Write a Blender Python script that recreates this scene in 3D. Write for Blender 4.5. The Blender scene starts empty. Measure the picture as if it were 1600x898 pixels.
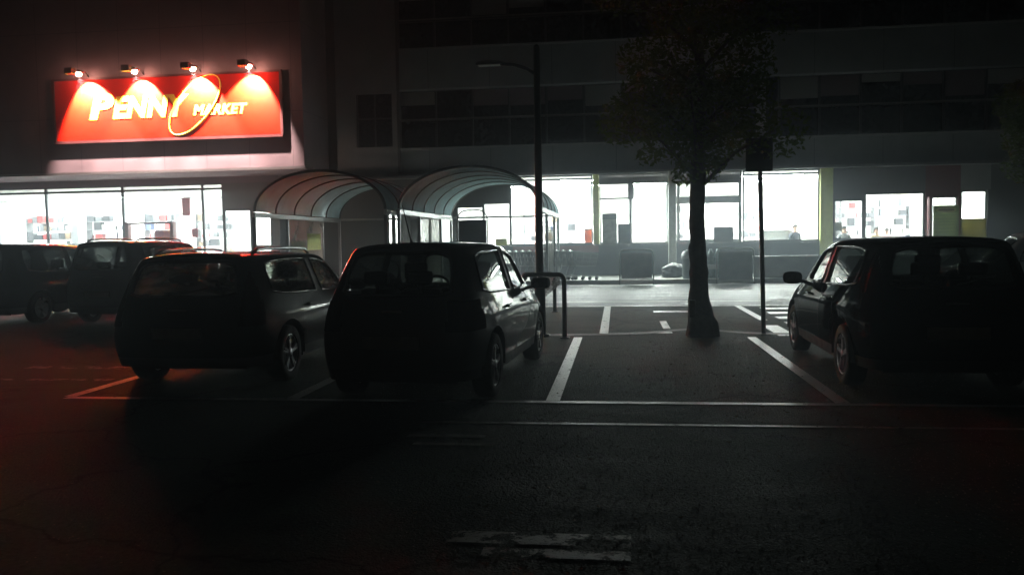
import bpy, bmesh, math, random
from math import radians as R, sin, cos, pi
from mathutils import Vector, Matrix
from mathutils.bvhtree import BVHTree

random.seed(7)
S = bpy.context.scene
col = S.collection

# ------------------------------------------------------------------ camera, sky, exposure
cam_d = bpy.data.cameras.new('camera')
cam = bpy.data.objects.new('camera', cam_d)
col.objects.link(cam)
cam_d.sensor_width = 36.0
cam_d.lens = 36.0 * 1280 / 1600
cam_d.clip_start = 0.05
cam_d.clip_end = 600
yaw, pitch, roll = R(7.35), R(3.19), R(0.92)
fw = Vector((-sin(yaw) * cos(pitch), cos(yaw) * cos(pitch), -sin(pitch)))
r0 = Vector((cos(yaw), sin(yaw), 0)); u0 = r0.cross(fw)
rt = r0 * cos(roll) - u0 * sin(roll)
up = u0 * cos(roll) + r0 * sin(roll)
M = Matrix((rt, up, -fw)).transposed().to_4x4()
M.translation = Vector((0, 0, 1.47))
cam.matrix_world = M
S.camera = cam

w = bpy.data.worlds.new("World"); S.world = w; w.use_nodes = True
nt = w.node_tree
bg = nt.nodes['Background']
sky = nt.nodes.new('ShaderNodeTexSky'); sky.sky_type = 'NISHITA'; sky.sun_disc = False
sky.sun_elevation = R(2); sky.sun_rotation = R(200)
nt.links.new(sky.outputs[0], bg.inputs[0])
bg.inputs[1].default_value = 0.0006            # night: the sky is almost black

vs = S.view_settings
vs.view_transform = 'Standard'; vs.look = 'None'; vs.exposure = 0.0; vs.gamma = 1.0
vs.use_curve_mapping = False
S.render.engine = 'CYCLES'
cy = S.cycles
cy.max_bounces = 7; cy.diffuse_bounces = 4; cy.glossy_bounces = 4; cy.transmission_bounces = 4
cy.transparent_max_bounces = 16
cy.use_denoising = True
cy.sample_clamp_indirect = 20.0
cy.caustics_reflective = False; cy.caustics_refractive = False

# brightness of the lit shops and lamps (W / m2 style emission strengths)
SHOP_TUBE = 660.0
SIGN_WATTS = 10000.0
HAZE = 0.0085

# ------------------------------------------------------------------ materials
MATS = {}
def new_mat(name):
    m = bpy.data.materials.new(name); m.use_nodes = True
    MATS[name] = m
    return m, m.node_tree, m.node_tree.nodes['Principled BSDF']

def pmat(name, c, rough=.5, metal=0., var=.12, scale=8., coat=0., bump=0., spec=None, trans=None):
    """principled with a little noise in colour and roughness"""
    m, t, b = new_mat(name)
    N = t.nodes; L = t.links
    tc = N.new('ShaderNodeTexCoord')
    nz = N.new('ShaderNodeTexNoise'); nz.inputs['Scale'].default_value = scale; nz.inputs['Detail'].default_value = 5
    L.new(tc.outputs['Object'], nz.inputs['Vector'])
    rp = N.new('ShaderNodeMapRange'); rp.inputs[1].default_value = .25; rp.inputs[2].default_value = .75
    rp.inputs[3].default_value = 1 - var; rp.inputs[4].default_value = 1 + var
    L.new(nz.outputs[0], rp.inputs[0])
    mx = N.new('ShaderNodeVectorMath'); mx.operation = 'SCALE'
    mx.inputs[0].default_value = c[:3]
    L.new(rp.outputs[0], mx.inputs['Scale'])
    L.new(mx.outputs[0], b.inputs['Base Color'])
    r2 = N.new('ShaderNodeMapRange'); r2.inputs[1].default_value = .3; r2.inputs[2].default_value = .7
    r2.inputs[3].default_value = max(.02, rough * .85); r2.inputs[4].default_value = min(1, rough * 1.15)
    L.new(nz.outputs[0], r2.inputs[0]); L.new(r2.outputs[0], b.inputs['Roughness'])
    b.inputs['Metallic'].default_value = metal
    b.inputs['Coat Weight'].default_value = coat
    b.inputs['Coat Roughness'].default_value = .04
    if spec is not None: b.inputs['Specular IOR Level'].default_value = spec
    if bump:
        bp = N.new('ShaderNodeBump'); bp.inputs['Strength'].default_value = bump; bp.inputs['Distance'].default_value = .02
        L.new(nz.outputs[0], bp.inputs['Height']); L.new(bp.outputs[0], b.inputs['Normal'])
    return m

def glass_mat(name, tint, refl=1.0, rough=.0):
    """thin sheet glass: clear/tinted, mirror-like towards grazing angles"""
    m = bpy.data.materials.new(name); m.use_nodes = True
    t = m.node_tree; N = t.nodes; L = t.links
    N.remove(N['Principled BSDF'])
    tr = N.new('ShaderNodeBsdfTransparent'); tr.inputs[0].default_value = (*tint, 1)
    gl = N.new('ShaderNodeBsdfGlossy'); gl.inputs['Roughness'].default_value = rough
    gl.inputs[0].default_value = (refl, refl, refl, 1)
    lw = N.new('ShaderNodeLayerWeight'); lw.inputs[0].default_value = .5      # Schlick, the same from both sides
    pw = N.new('ShaderNodeMath'); pw.operation = 'POWER'; pw.inputs[1].default_value = 5; L.new(lw.outputs['Facing'], pw.inputs[0])
    fr = N.new('ShaderNodeMath'); fr.operation = 'MULTIPLY_ADD'; fr.inputs[1].default_value = .93; fr.inputs[2].default_value = .05; L.new(pw.outputs[0], fr.inputs[0])
    mx = N.new('ShaderNodeMixShader')
    L.new(fr.outputs[0], mx.inputs[0]); L.new(tr.outputs[0], mx.inputs[1]); L.new(gl.outputs[0], mx.inputs[2])
    L.new(mx.outputs[0], N['Material Output'].inputs[0])
    MATS[name] = m
    return m

def sheet_mat(name, c, clear, transl=.5):
    """translucent plastic sheet: diffuse + translucent + some see-through"""
    m = bpy.data.materials.new(name); m.use_nodes = True
    t = m.node_tree; N = t.nodes; L = t.links
    N.remove(N['Principled BSDF'])
    tc = N.new('ShaderNodeTexCoord'); nz = N.new('ShaderNodeTexNoise'); nz.inputs['Scale'].default_value = 2.2; nz.inputs['Detail'].default_value = 6
    L.new(tc.outputs['Object'], nz.inputs[0])
    cr = N.new('ShaderNodeValToRGB')
    cr.color_ramp.elements[0].position = .3; cr.color_ramp.elements[1].position = .7
    cr.color_ramp.elements[0].color = (*[x * .72 for x in c], 1); cr.color_ramp.elements[1].color = (*c, 1)
    L.new(nz.outputs[0], cr.inputs[0])
    df = N.new('ShaderNodeBsdfDiffuse'); tl = N.new('ShaderNodeBsdfTranslucent'); tr = N.new('ShaderNodeBsdfTransparent')
    L.new(cr.outputs[0], df.inputs[0]); L.new(cr.outputs[0], tl.inputs[0])
    m1 = N.new('ShaderNodeMixShader'); m1.inputs[0].default_value = transl
    L.new(df.outputs[0], m1.inputs[1]); L.new(tl.outputs[0], m1.inputs[2])
    m2 = N.new('ShaderNodeMixShader'); m2.inputs[0].default_value = clear
    L.new(m1.outputs[0], m2.inputs[1]); L.new(tr.outputs[0], m2.inputs[2])
    L.new(m2.outputs[0], N['Material Output'].inputs[0])
    MATS[name] = m
    return m

def emit_mat(name, c, s):
    m = bpy.data.materials.new(name); m.use_nodes = True
    t = m.node_tree; N = t.nodes
    N.remove(N['Principled BSDF'])
    e = N.new('ShaderNodeEmission'); e.inputs[0].default_value = (*c, 1); e.inputs[1].default_value = s
    t.links.new(e.outputs[0], N['Material Output'].inputs[0])
    MATS[name] = m
    return m

def asphalt_mat(name, c, spec_rough=(.38, .75), patch=.5, spec=.35, stretch=(.35, 1.2, 1)):
    m, t, b = new_mat(name)
    N = t.nodes; L = t.links
    tc = N.new('ShaderNodeTexCoord')
    def noise(sc, det=4, stretch=None):
        n = N.new('ShaderNodeTexNoise'); n.inputs['Scale'].default_value = sc; n.inputs['Detail'].default_value = det
        if stretch:
            mp = N.new('ShaderNodeMapping'); mp.inputs['Scale'].default_value = stretch
            L.new(tc.outputs['Object'], mp.inputs[0]); L.new(mp.outputs[0], n.inputs[0])
        else:
            L.new(tc.outputs['Object'], n.inputs[0])
        return n
    big = noise(.55, 6); mid = noise(3.0, 6, stretch); fine = noise(30, 4)
    vor = N.new('ShaderNodeTexVoronoi'); vor.inputs['Scale'].default_value = 48
    L.new(tc.outputs['Object'], vor.inputs['Vector'])
    def math(op, a, b_):
        n = N.new('ShaderNodeMath'); n.operation = op
        for i, x in enumerate((a, b_)):
            if isinstance(x, (int, float)): n.inputs[i].default_value = x
            else: L.new(x, n.inputs[i])
        return n.outputs[0]
    v = math('ADD', math('MULTIPLY', big.outputs[0], patch * 1.6), math('MULTIPLY', fine.outputs[0], 1.0))
    v = math('ADD', v, math('MULTIPLY', mid.outputs[0], .35))
    rp = N.new('ShaderNodeMapRange'); rp.inputs[1].default_value = .60; rp.inputs[2].default_value = 1.55
    rp.inputs[3].default_value = .30; rp.inputs[4].default_value = 1.85
    L.new(v, rp.inputs[0])
    sc = N.new('ShaderNodeVectorMath'); sc.operation = 'SCALE'; sc.inputs[0].default_value = c
    L.new(rp.outputs[0], sc.inputs['Scale'])
    # hairline cracks
    ce = N.new('ShaderNodeTexVoronoi'); ce.feature = 'DISTANCE_TO_EDGE'; ce.inputs['Scale'].default_value = .42
    wp = N.new('ShaderNodeVectorMath'); wp.operation = 'SCALE'; wp.inputs['Scale'].default_value = .9
    cn = noise(1.6, 5); L.new(cn.outputs['Color'], wp.inputs[0])
    wa = N.new('ShaderNodeVectorMath'); L.new(tc.outputs['Object'], wa.inputs[0]); L.new(wp.outputs[0], wa.inputs[1]); L.new(wa.outputs[0], ce.inputs['Vector'])
    ck = N.new('ShaderNodeMapRange'); ck.inputs[1].default_value = .0; ck.inputs[2].default_value = .012; ck.inputs[3].default_value = .25; ck.inputs[4].default_value = 1.0
    L.new(ce.outputs['Distance'], ck.inputs[0])
    # oil stains
    on = noise(.9, 2); ok_ = N.new('ShaderNodeMapRange'); ok_.inputs[1].default_value = .62; ok_.inputs[2].default_value = .72; ok_.inputs[3].default_value = 1.0; ok_.inputs[4].default_value = .45
    L.new(on.outputs[0], ok_.inputs[0])
    sc2 = N.new('ShaderNodeVectorMath'); sc2.operation = 'SCALE'; L.new(sc.outputs[0], sc2.inputs[0]); L.new(math('MULTIPLY', ck.outputs[0], ok_.outputs[0]), sc2.inputs['Scale'])
    sc = sc2
    # pale stones and litter specks
    vs_ = N.new('ShaderNodeTexVoronoi'); vs_.inputs['Scale'].default_value = 22
    L.new(tc.outputs['Object'], vs_.inputs['Vector'])
    lt = math('LESS_THAN', vs_.outputs['Distance'], .13)
    sel = N.new('ShaderNodeSeparateColor'); L.new(vs_.outputs['Color'], sel.inputs[0])
    lt = math('MULTIPLY', lt, math('GREATER_THAN', sel.outputs[0], .72))
    mx = N.new('ShaderNodeMix'); mx.data_type = 'RGBA'
    L.new(lt, mx.inputs[0]); L.new(sc.outputs[0], mx.inputs[6]); mx.inputs[7].default_value = (.2, .18, .14, 1)
    L.new(mx.outputs[2], b.inputs['Base Color'])
    rr = N.new('ShaderNodeMapRange'); rr.inputs[1].default_value = .35; rr.inputs[2].default_value = .65
    rr.inputs[3].default_value = spec_rough[0]; rr.inputs[4].default_value = spec_rough[1]
    L.new(mid.outputs[0], rr.inputs[0]); L.new(rr.outputs[0], b.inputs['Roughness'])
    grit = noise(85, 6)
    h = math('ADD', math('MULTIPLY', vor.outputs['Distance'], .45), math('MULTIPLY', grit.outputs[0], 1.0))
    bp = N.new('ShaderNodeBump'); bp.inputs['Strength'].default_value = .9; bp.inputs['Distance'].default_value = .018
    b.inputs['Specular IOR Level'].default_value = spec
    L.new(h, bp.inputs['Height']); L.new(bp.outputs[0], b.inputs['Normal'])
    return m

def paint_mat(name, c, wear=.5, rough=.55):
    """worn road paint: paint with holes showing the asphalt colour"""
    m, t, b = new_mat(name)
    N = t.nodes; L = t.links
    tc = N.new('ShaderNodeTexCoord')
    n1 = N.new('ShaderNodeTexNoise'); n1.inputs['Scale'].default_value = 5; n1.inputs['Detail'].default_value = 8; n1.inputs['Roughness'].default_value = .75
    L.new(tc.outputs['Object'], n1.inputs[0])
    rp = N.new('ShaderNodeMapRange'); rp.inputs[1].default_value = .5 - (1 - wear) * .25; rp.inputs[2].default_value = rp.inputs[1].default_value + .1
    L.new(n1.outputs[0], rp.inputs[0])
    b.inputs['Base Color'].default_value = (*c, 1)
    n2 = N.new('ShaderNodeTexNoise'); n2.inputs['Scale'].default_value = 70; n2.inputs['Detail'].default_value = 3
    L.new(tc.outputs['Object'], n2.inputs[0])
    r2 = N.new('ShaderNodeMapRange'); r2.inputs[1].default_value = .26; r2.inputs[2].default_value = .36; L.new(n2.outputs[0], r2.inputs[0])
    mm = N.new('ShaderNodeMath'); mm.operation = 'MULTIPLY'; L.new(rp.outputs[0], mm.inputs[0]); L.new(r2.outputs[0], mm.inputs[1])
    bp_ = N.new('ShaderNodeBump'); bp_.inputs['Strength'].default_value = .25; bp_.inputs['Distance'].default_value = .01
    L.new(n2.outputs[0], bp_.inputs['Height']); L.new(bp_.outputs[0], b.inputs['Normal'])
    L.new(mm.outputs[0], b.inputs['Alpha'])            # worn through to the asphalt below
    b.inputs['Roughness'].default_value = rough
    return m

def cladding_mat(name, c, px, pz):
    """metal/stone cladding: joints every px, pz metres in object space"""
    m, t, b = new_mat(name)
    N = t.nodes; L = t.links
    tc = N.new('ShaderNodeTexCoord'); sp = N.new('ShaderNodeSeparateXYZ'); L.new(tc.outputs['Object'], sp.inputs[0])
    def joint(o, p):
        a = N.new('ShaderNodeMath'); a.operation = 'PINGPONG'; a.inputs[1].default_value = p / 2; L.new(o, a.inputs[0])
        l = N.new('ShaderNodeMath'); l.operation = 'LESS_THAN'; l.inputs[1].default_value = .012; L.new(a.outputs[0], l.inputs[0])
        return l.outputs[0]
    mxm = N.new('ShaderNodeMath'); mxm.operation = 'MAXIMUM'
    L.new(joint(sp.outputs[0], px), mxm.inputs[0]); L.new(joint(sp.outputs[2], pz), mxm.inputs[1])
    nz = N.new('ShaderNodeTexNoise'); nz.inputs['Scale'].default_value = 1.3; nz.inputs['Detail'].default_value = 7; L.new(tc.outputs['Object'], nz.inputs[0])
    rp = N.new('ShaderNodeMapRange'); rp.inputs[1].default_value = .3; rp.inputs[2].default_value = .7; rp.inputs[3].default_value = .82; rp.inputs[4].default_value = 1.08
    L.new(nz.outputs[0], rp.inputs[0])
    sc = N.new('ShaderNodeVectorMath'); sc.operation = 'SCALE'; sc.inputs[0].default_value = c; L.new(rp.outputs[0], sc.inputs['Scale'])
    mx = N.new('ShaderNodeMix'); mx.data_type = 'RGBA'
    L.new(mxm.outputs[0], mx.inputs[0]); L.new(sc.outputs[0], mx.inputs[6]); mx.inputs[7].default_value = (*[x * .45 for x in c], 1)
    L.new(mx.outputs[2], b.inputs['Base Color'])
    b.inputs['Roughness'].default_value = .55
    return m

asphalt = asphalt_mat('asphalt', (.054, .072, .054), (.72, .86), .5, .18)
road_asphalt = asphalt_mat('road_asphalt', (.085, .088, .082), (.36, .66), .3, .5, (.12, 1.6, 1))
paving = pmat('concrete_paving', (.22, .22, .20), .7, var=.25, scale=3, bump=.2)
kerb_m = pmat('kerb_stone', (.28, .28, .26), .7, var=.2, scale=6, bump=.2)
gutter_m = pmat('concrete_gutter', (.2, .2, .18), .55, var=.35, scale=2.5, bump=.3)
white_paint = paint_mat('worn_white_paint', (.80, .80, .76), .27, .42)
old_paint = paint_mat('very_worn_white_paint', (.7, .7, .64), .42, .45)
faint_paint = paint_mat('almost_gone_white_paint', (.26, .26, .22), .76)
wall_grey = pmat('grey_render', (.29, .295, .30), .85, var=.15, scale=1.2, bump=.1)
wall_dark = pmat('dark_render', (.12, .12, .115), .85, var=.15, scale=1.5)
band_panel = cladding_mat('parapet_panels', (.25, .27, .29), 2.4, 9)
white_clad = cladding_mat('pale_cladding', (.20, .165, .185), 1.62, 3.1)
soffit_m = pmat('soffit_paint', (.17, .13, .15), .8)
sill_m = pmat('dark_plinth', (.05, .05, .06), .6)
maroon = pmat('maroon_paint', (.16, .025, .03), .5)
header_m = pmat('purple_grey_panel', (.11, .09, .10), .6)
alu = pmat('aluminium', (.38, .39, .40), .35, metal=.8, var=.08)
dark_alu = pmat('dark_aluminium', (.06, .062, .068), .4, metal=.3)
grey_steel = pmat('galvanised_steel', (.22, .225, .23), .42, metal=.7, var=.15, scale=20)
dark_steel = pmat('dark_painted_steel', (.04, .042, .042), .35, metal=.2)
chrome = pmat('chrome_wire', (.55, .56, .57), .22, metal=1)
dark_glass = pmat('unlit_window_glass', (.012, .014, .016), .08, var=.3)
shop_glass = glass_mat('shop_glass', (.93, .95, .94), .8)
privacy_glass = glass_mat('privacy_glass', (.13, .14, .14), .8)
car_glass = glass_mat('car_glass', (.36, .39, .37), .9)
white_wall = pmat('white_shop_wall', (.80, .80, .78), .7, var=.04)
shop_floor_m = pmat('shop_floor_tiles', (.55, .55, .53), .35, var=.08, scale=2)
tube_m = emit_mat('lit_diffuser', (.94, 1.0, .96), SHOP_TUBE)
yellow_green = pmat('yellow_green_paint', (.62, .66, .20), .6)
black_plastic = pmat('black_plastic', (.018, .018, .018), .55)
rubber = pmat('tyre_rubber', (.015, .015, .015), .8)
rim_m = pmat('alloy_rim', (.38, .38, .39), .3, metal=.9)
seat_m = pmat('seat_cloth', (.03, .03, .032), .9)
seal_m = pmat('glossy_black_trim', (.012, .012, .012), .18)
lamp_red = pmat('red_lamp_lens', (.008, .0006, .0006), .3, coat=.0, spec=.0)
lamp_clear = pmat('clear_lamp_lens', (.5, .5, .5), .08, metal=.6, coat=.8)
plate_m = pmat('number_plate', (.55, .55, .52), .4)
bark = pmat('bark', (.055, .045, .036), .95, var=.5, scale=14, bump=.9)

# ------------------------------------------------------------------ mesh helpers
class MB:
    def __init__(s): s.v = []; s.f = []; s.sm = []
    def add(s, vs, fs, smooth=False):
        o = len(s.v); s.v += [tuple(v) for v in vs]
        for f in fs: s.f.append(tuple(i + o for i in f)); s.sm.append(smooth)
        return s
    def box(s, x0, x1, y0, y1, z0, z1):
        vs = [(x, y, z) for z in (z0, z1) for y in (y0, y1) for x in (x0, x1)]
        return s.add(vs, [(0, 2, 3, 1), (4, 5, 7, 6), (0, 1, 5, 4), (2, 6, 7, 3), (0, 4, 6, 2), (1, 3, 7, 5)])
    def cbox(s, x0, x1, y0, y1, z0, z1, b=.01):
        """box with chamfered edges"""
        bm = bmesh.new()
        mat = Matrix.Translation(((x0+x1)/2, (y0+y1)/2, (z0+z1)/2)) @ Matrix.Diagonal((x1-x0, y1-y0, z1-z0, 1))
        bmesh.ops.create_cube(bm, size=1, matrix=mat)
        bmesh.ops.bevel(bm, geom=bm.edges[:], offset=b, segments=2, affect='EDGES', profile=.6)
        bm.verts.index_update()
        s.add([v.co for v in bm.verts], [[v.index for v in f.verts] for f in bm.faces]); bm.free()
        return s
    def tube(s, pts, r, n=10, caps=True, closed=False):
        pts = [Vector(p) for p in pts]; m = len(pts)
        rr = r if isinstance(r, (list, tuple)) else [r] * m
        vs = []; prev = None
        for i, p in enumerate(pts):
            if closed: d = pts[(i + 1) % m] - pts[i - 1]
            else: d = pts[min(i + 1, m - 1)] - pts[max(i - 1, 0)]
            d.normalize()
            if prev is None:
                a = Vector((0, 0, 1)) if abs(d.z) < .9 else Vector((1, 0, 0))
                e = d.cross(a).normalized()
            else:
                e = (prev - d * prev.dot(d)).normalized()
            prev = e; g = d.cross(e)
            for k in range(n):
                t = 2 * pi * k / n
                vs.append(p + (e * cos(t) + g * sin(t)) * rr[i])
        fs = []
        for i in range(m if closed else m - 1):
            j = (i + 1) % m
            for k in range(n):
                q = (k + 1) % n
                fs.append((i * n + k, i * n + q, j * n + q, j * n + k))
        s.add(vs, fs, True)
        if caps and not closed:
            o = len(s.v) - len(vs)
            s.f.append(tuple(o + k for k in reversed(range(n)))); s.sm.append(False)
            s.f.append(tuple(o + (m - 1) * n + k for k in range(n))); s.sm.append(False)
        return s
    def bar(s, p, q, w=.02, h=None):
        """square bar between two points"""
        h = h or w
        p = Vector(p); q = Vector(q); d = (q - p).normalized()
        a = Vector((0, 0, 1)) if abs(d.z) < .9 else Vector((0, 1, 0))
        e = d.cross(a).normalized(); g = e.cross(d)
        vs = [c + e * sx * w / 2 + g * sy * h / 2 for c in (p, q) for sx, sy in ((-1, -1), (1, -1), (1, 1), (-1, 1))]
        return s.add(vs, [(0, 1, 2, 3), (7, 6, 5, 4), (0, 4, 5, 1), (1, 5, 6, 2), (2, 6, 7, 3), (3, 7, 4, 0)])
    def lathe(s, prof, origin=(0, 0, 0), axis='z', n=24, smooth=True):
        o = Vector(origin); vs = []
        for r, h in prof:
            for k in range(n):
                t = 2 * pi * k / n
                a, b = r * cos(t), r * sin(t)
                vs.append(o + (Vector((a, b, h)) if axis == 'z' else Vector((a, h, b)) if axis == 'y' else Vector((h, a, b))))
        fs = [(i * n + k, i * n + (k + 1) % n, (i + 1) * n + (k + 1) % n, (i + 1) * n + k) for i in range(len(prof) - 1) for k in range(n)]
        return s.add(vs, fs, smooth)
    def build(s, name, mat, parent=None, loc=None, fix=True):
        me = bpy.data.meshes.new(name)
        me.from_pydata([tuple(v) for v in s.v], [], s.f)
        me.polygons.foreach_set('use_smooth', s.sm)
        if fix:
            bm = bmesh.new(); bm.from_mesh(me)
            bmesh.ops.recalc_face_normals(bm, faces=bm.faces); bm.to_mesh(me); bm.free()
        me.materials.append(mat)
        me.update()
        o = bpy.data.objects.new(name, me); col.objects.link(o)
        if parent: o.parent = parent
        if loc: o.location = loc
        return o

def tag(o, label=None, cat=None, group=None, kind=None):
    if label: o['label'] = label
    if cat: o['category'] = cat
    if group: o['group'] = group
    if kind: o['kind'] = kind
    return o
def thing(name, label, cat, loc=(0, 0, 0), rz=0, group=None):
    o = bpy.data.objects.new(name, None); col.objects.link(o)
    o.location = loc; o.rotation_euler = (0, 0, rz)
    return tag(o, label, cat, group)
def copy_tree(o, parent=None):
    c = o.copy(); col.objects.link(c); c.parent = parent
    for ch in [x for x in bpy.data.objects if x.parent == o]: copy_tree(ch, c)
    return c
def arc(cx, cz, r, a0, a1, n):
    return [(cx + r * cos(a0 + (a1 - a0) * i / n), cz + r * sin(a0 + (a1 - a0) * i / n)) for i in range(n + 1)]

# ------------------------------------------------------------------ ground
def sheet(name, x0, x1, y0, y1, z, mat):
    return tag(MB().add([(x0, y0, z), (x1, y0, z), (x1, y1, z), (x0, y1, z)], [(0, 1, 2, 3)]).build(name, mat), kind='structure')
sheet('ground', -250, 250, -60, 400, 0, asphalt)
sheet('road', -60, 60, 18.35, 27.4, .004, road_asphalt)
tag(MB().box(-60, 60, 27.52, 45, -.05, .14).build('pavement', paving), kind='structure')
tag(MB().box(-60, 60, 27.40, 27.517, -.05, .145).build('kerb', kerb_m), kind='structure')
# shallow concrete gutter between the two rows of bays, broken by the tree
g = MB()
for i in range(24):
    x0 = -1.1 + i * .22
    yy = 12.72 + .55 * math.exp(-((x0 - 1.2) / .55) ** 2) + .12 * sin(x0 * 1.3)
    y2 = 12.72 + .55 * math.exp(-((x0 + .22 - 1.2) / .55) ** 2) + .12 * sin((x0 + .22) * 1.3)
    g.add([(x0, yy, .008), (x0 + .22, y2, .008), (x0 + .22, y2 + .16, .018), (x0, yy + .16, .018)], [(0, 1, 2, 3)])
tag(g.build('gutter_path', gutter_m), kind='structure')

def marking(name, pts, mat, z=.006):
    return tag(MB().add([(x, y, z) for x, y in pts], [tuple(range(len(pts)))]).build(name, mat), kind='structure')
def vline(x, y0, y1, wd=.13, mat=white_paint, z=.006): return marking('road_marking', [(x - wd/2, y0), (x + wd/2, y0), (x + wd/2, y1), (x - wd/2, y1)], mat, z)
def hline(y, x0, x1, wd=.11, mat=white_paint, z=.006): return marking('road_marking', [(x0, y - wd/2), (x1, y - wd/2), (x1, y + wd/2), (x0, y + wd/2)], mat, z)
for bx in (-5.42, -3.1, -.6, 1.96, 4.55):
    vline(bx, 7.46, 12.42)
hline(7.40, -5.42, 9, .10)
hline(6.52, -1.6, 9, .06, old_paint)
hline(8.42, -7.0, -5.6, .12, faint_paint); hline(9.3, -7.3, -5.6, .2, faint_paint)
vline(-.22, 12.95, 18.25, .14); vline(2.58, 15.0, 18.25, .14)
vline(2.52, 12.6, 14.1, .26, white_paint)
hline(18.3, -12, 14, .12)
hline(16.85, .72, 1.75, .34); vline(.8, 13.6, 14.9, .12, old_paint)
hline(13.05, .55, .85, .14)
for i, y in enumerate((17.5, 16.45, 15.45, 14.45, 13.35)):
    hline(y, 2.95 - .03 * i, 6.5, .42)
hline(19.6, -9, 14, .10, old_paint, .010)
# thick worn bars of an old ground sign near the camera
hline(3.955, -.85, .055, .16, faint_paint); hline(3.765, -.65, .05, .11, faint_paint)
hline(6.05, -1.6, -1.0, .08, old_paint); hline(5.8, -1.5, -.9, .06, old_paint)

# fallen leaves lying about the near bay
lf = MB()
for i in range(420):
    x = random.gauss(1.0, 1.6); y = random.uniform(4.2, 13.5); a = random.uniform(0, 6.3); s = random.uniform(.010, .026)
    z = random.uniform(.008, .014)
    pts = [(x + cos(a) * s, y + sin(a) * s, z + random.uniform(0, .012)), (x - sin(a) * s * .5, y + cos(a) * s * .5, z), (x - cos(a) * s, y - sin(a) * s, z + random.uniform(0, .01)), (x + sin(a) * s * .5, y - cos(a) * s * .5, z)]
    lf.add(pts, [(0, 1, 2, 3)])
tag(lf.build('fallen_leaves', pmat('dry_leaf', (.13, .10, .05), .7, var=.5, scale=3)), 'small dry leaves scattered over the asphalt of the empty bay', 'leaves', kind='stuff')

gr_ = MB(); rg_ = random.Random(21)
for i in range(7000):
    y = 3.6 + 5.6 * rg_.random() ** 1.3; x = rg_.uniform(-.32, .36) * (y + 2) + .8
    if abs(x - .35) > 3.2: continue
    a = rg_.uniform(0, 6.3); s = rg_.uniform(.003, .0085); h_ = rg_.uniform(.003, .010)
    p = [Vector((x + cos(a + k * 2.09) * s, y + sin(a + k * 2.09) * s, .001)) for k in range(3)]
    gr_.add(p + [Vector((x, y, h_))], [(0, 1, 3), (1, 2, 3), (2, 0, 3)])
tag(gr_.build('gravel', pmat('stone_grit', (.26, .25, .22), .5, var=.5, scale=40)), 'loose pale grit strewn over the near asphalt', 'grit', kind='stuff')

# ------------------------------------------------------------------ main building
MBD = thing('shop_building', 'long grey banded building with lit ground floor windows under a ledge', 'building', (0, 31.5, 0))
def bp(name, mat, *boxes, parent=MBD, cb=None):
    o = None
    for b in boxes: o = MB().box(*b).build(name, mat, parent)
    return o
Yf = .30   # wall thickness behind the facade plane (local y = 0 is the facade)
bp('wall', wall_dark, (-13.0, -9.12, 0, Yf, .14, 3.97), (13.32, 40, 0, Yf, .14, 3.97), (-9.12, -9.0, .0, Yf, .14, 3.97))
bp('plinth', sill_m, (-9.0, 13.32, 0, Yf, .14, 1.30))
bp('skirting_band', maroon, (-4.0, -.7, -.035, -.003, 1.02, 1.28))
bp('sill', dark_alu, (-9.0, 13.32, -.06, Yf, 1.303, 1.335))
# header over the low windows behind the second canopy
bp('header', wall_dark, (-9.0, -6.2, 0, Yf, 2.68, 3.97), (-6.2, -5.14, 0, Yf, 2.86, 3.97), (-5.14, -4.09, 0, Yf, 2.98, 3.97))
bp('header_panel', header_m, (7.86, 9.0, 0, Yf, 2.84, 3.97), (9.0, 11.10, 0, Yf, 3.04, 3.97))
bp('maroon_header', maroon, (11.10, 12.30, 0, Yf, 2.85, 3.97))
bp('grey_header', wall_grey, (12.30, 13.32, 0, Yf, 3.06, 3.97))
bp('centre_header', wall_grey, (-.66, 4.62, .0, Yf, 3.64, 3.80))
bp('pier', wall_dark, (-9.0, -8.97, 0.01, Yf, 1.335, 2.68), (-8.45, -7.75, 0, Yf, 1.335, 2.68), (-6.35, -6.2, 0, Yf, 1.335, 2.68), (-8.77, -8.71, 0, Yf, 1.335, 2.68))
bp('column', yellow_green, (7.41, 7.86, -.12, Yf, .14, 3.965))
bp('corner_pier', wall_dark, (13.22, 13.32, -.02, Yf, 1.335, 3.06))
# ledge over the shop windows
bp('ledge', wall_grey, (-10.9, 14.2, -.30, Yf, 3.975, 4.10))
bp('ledge_trim', alu, (-10.9, 14.2, -.33, -.303, 3.985, 4.07))
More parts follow.
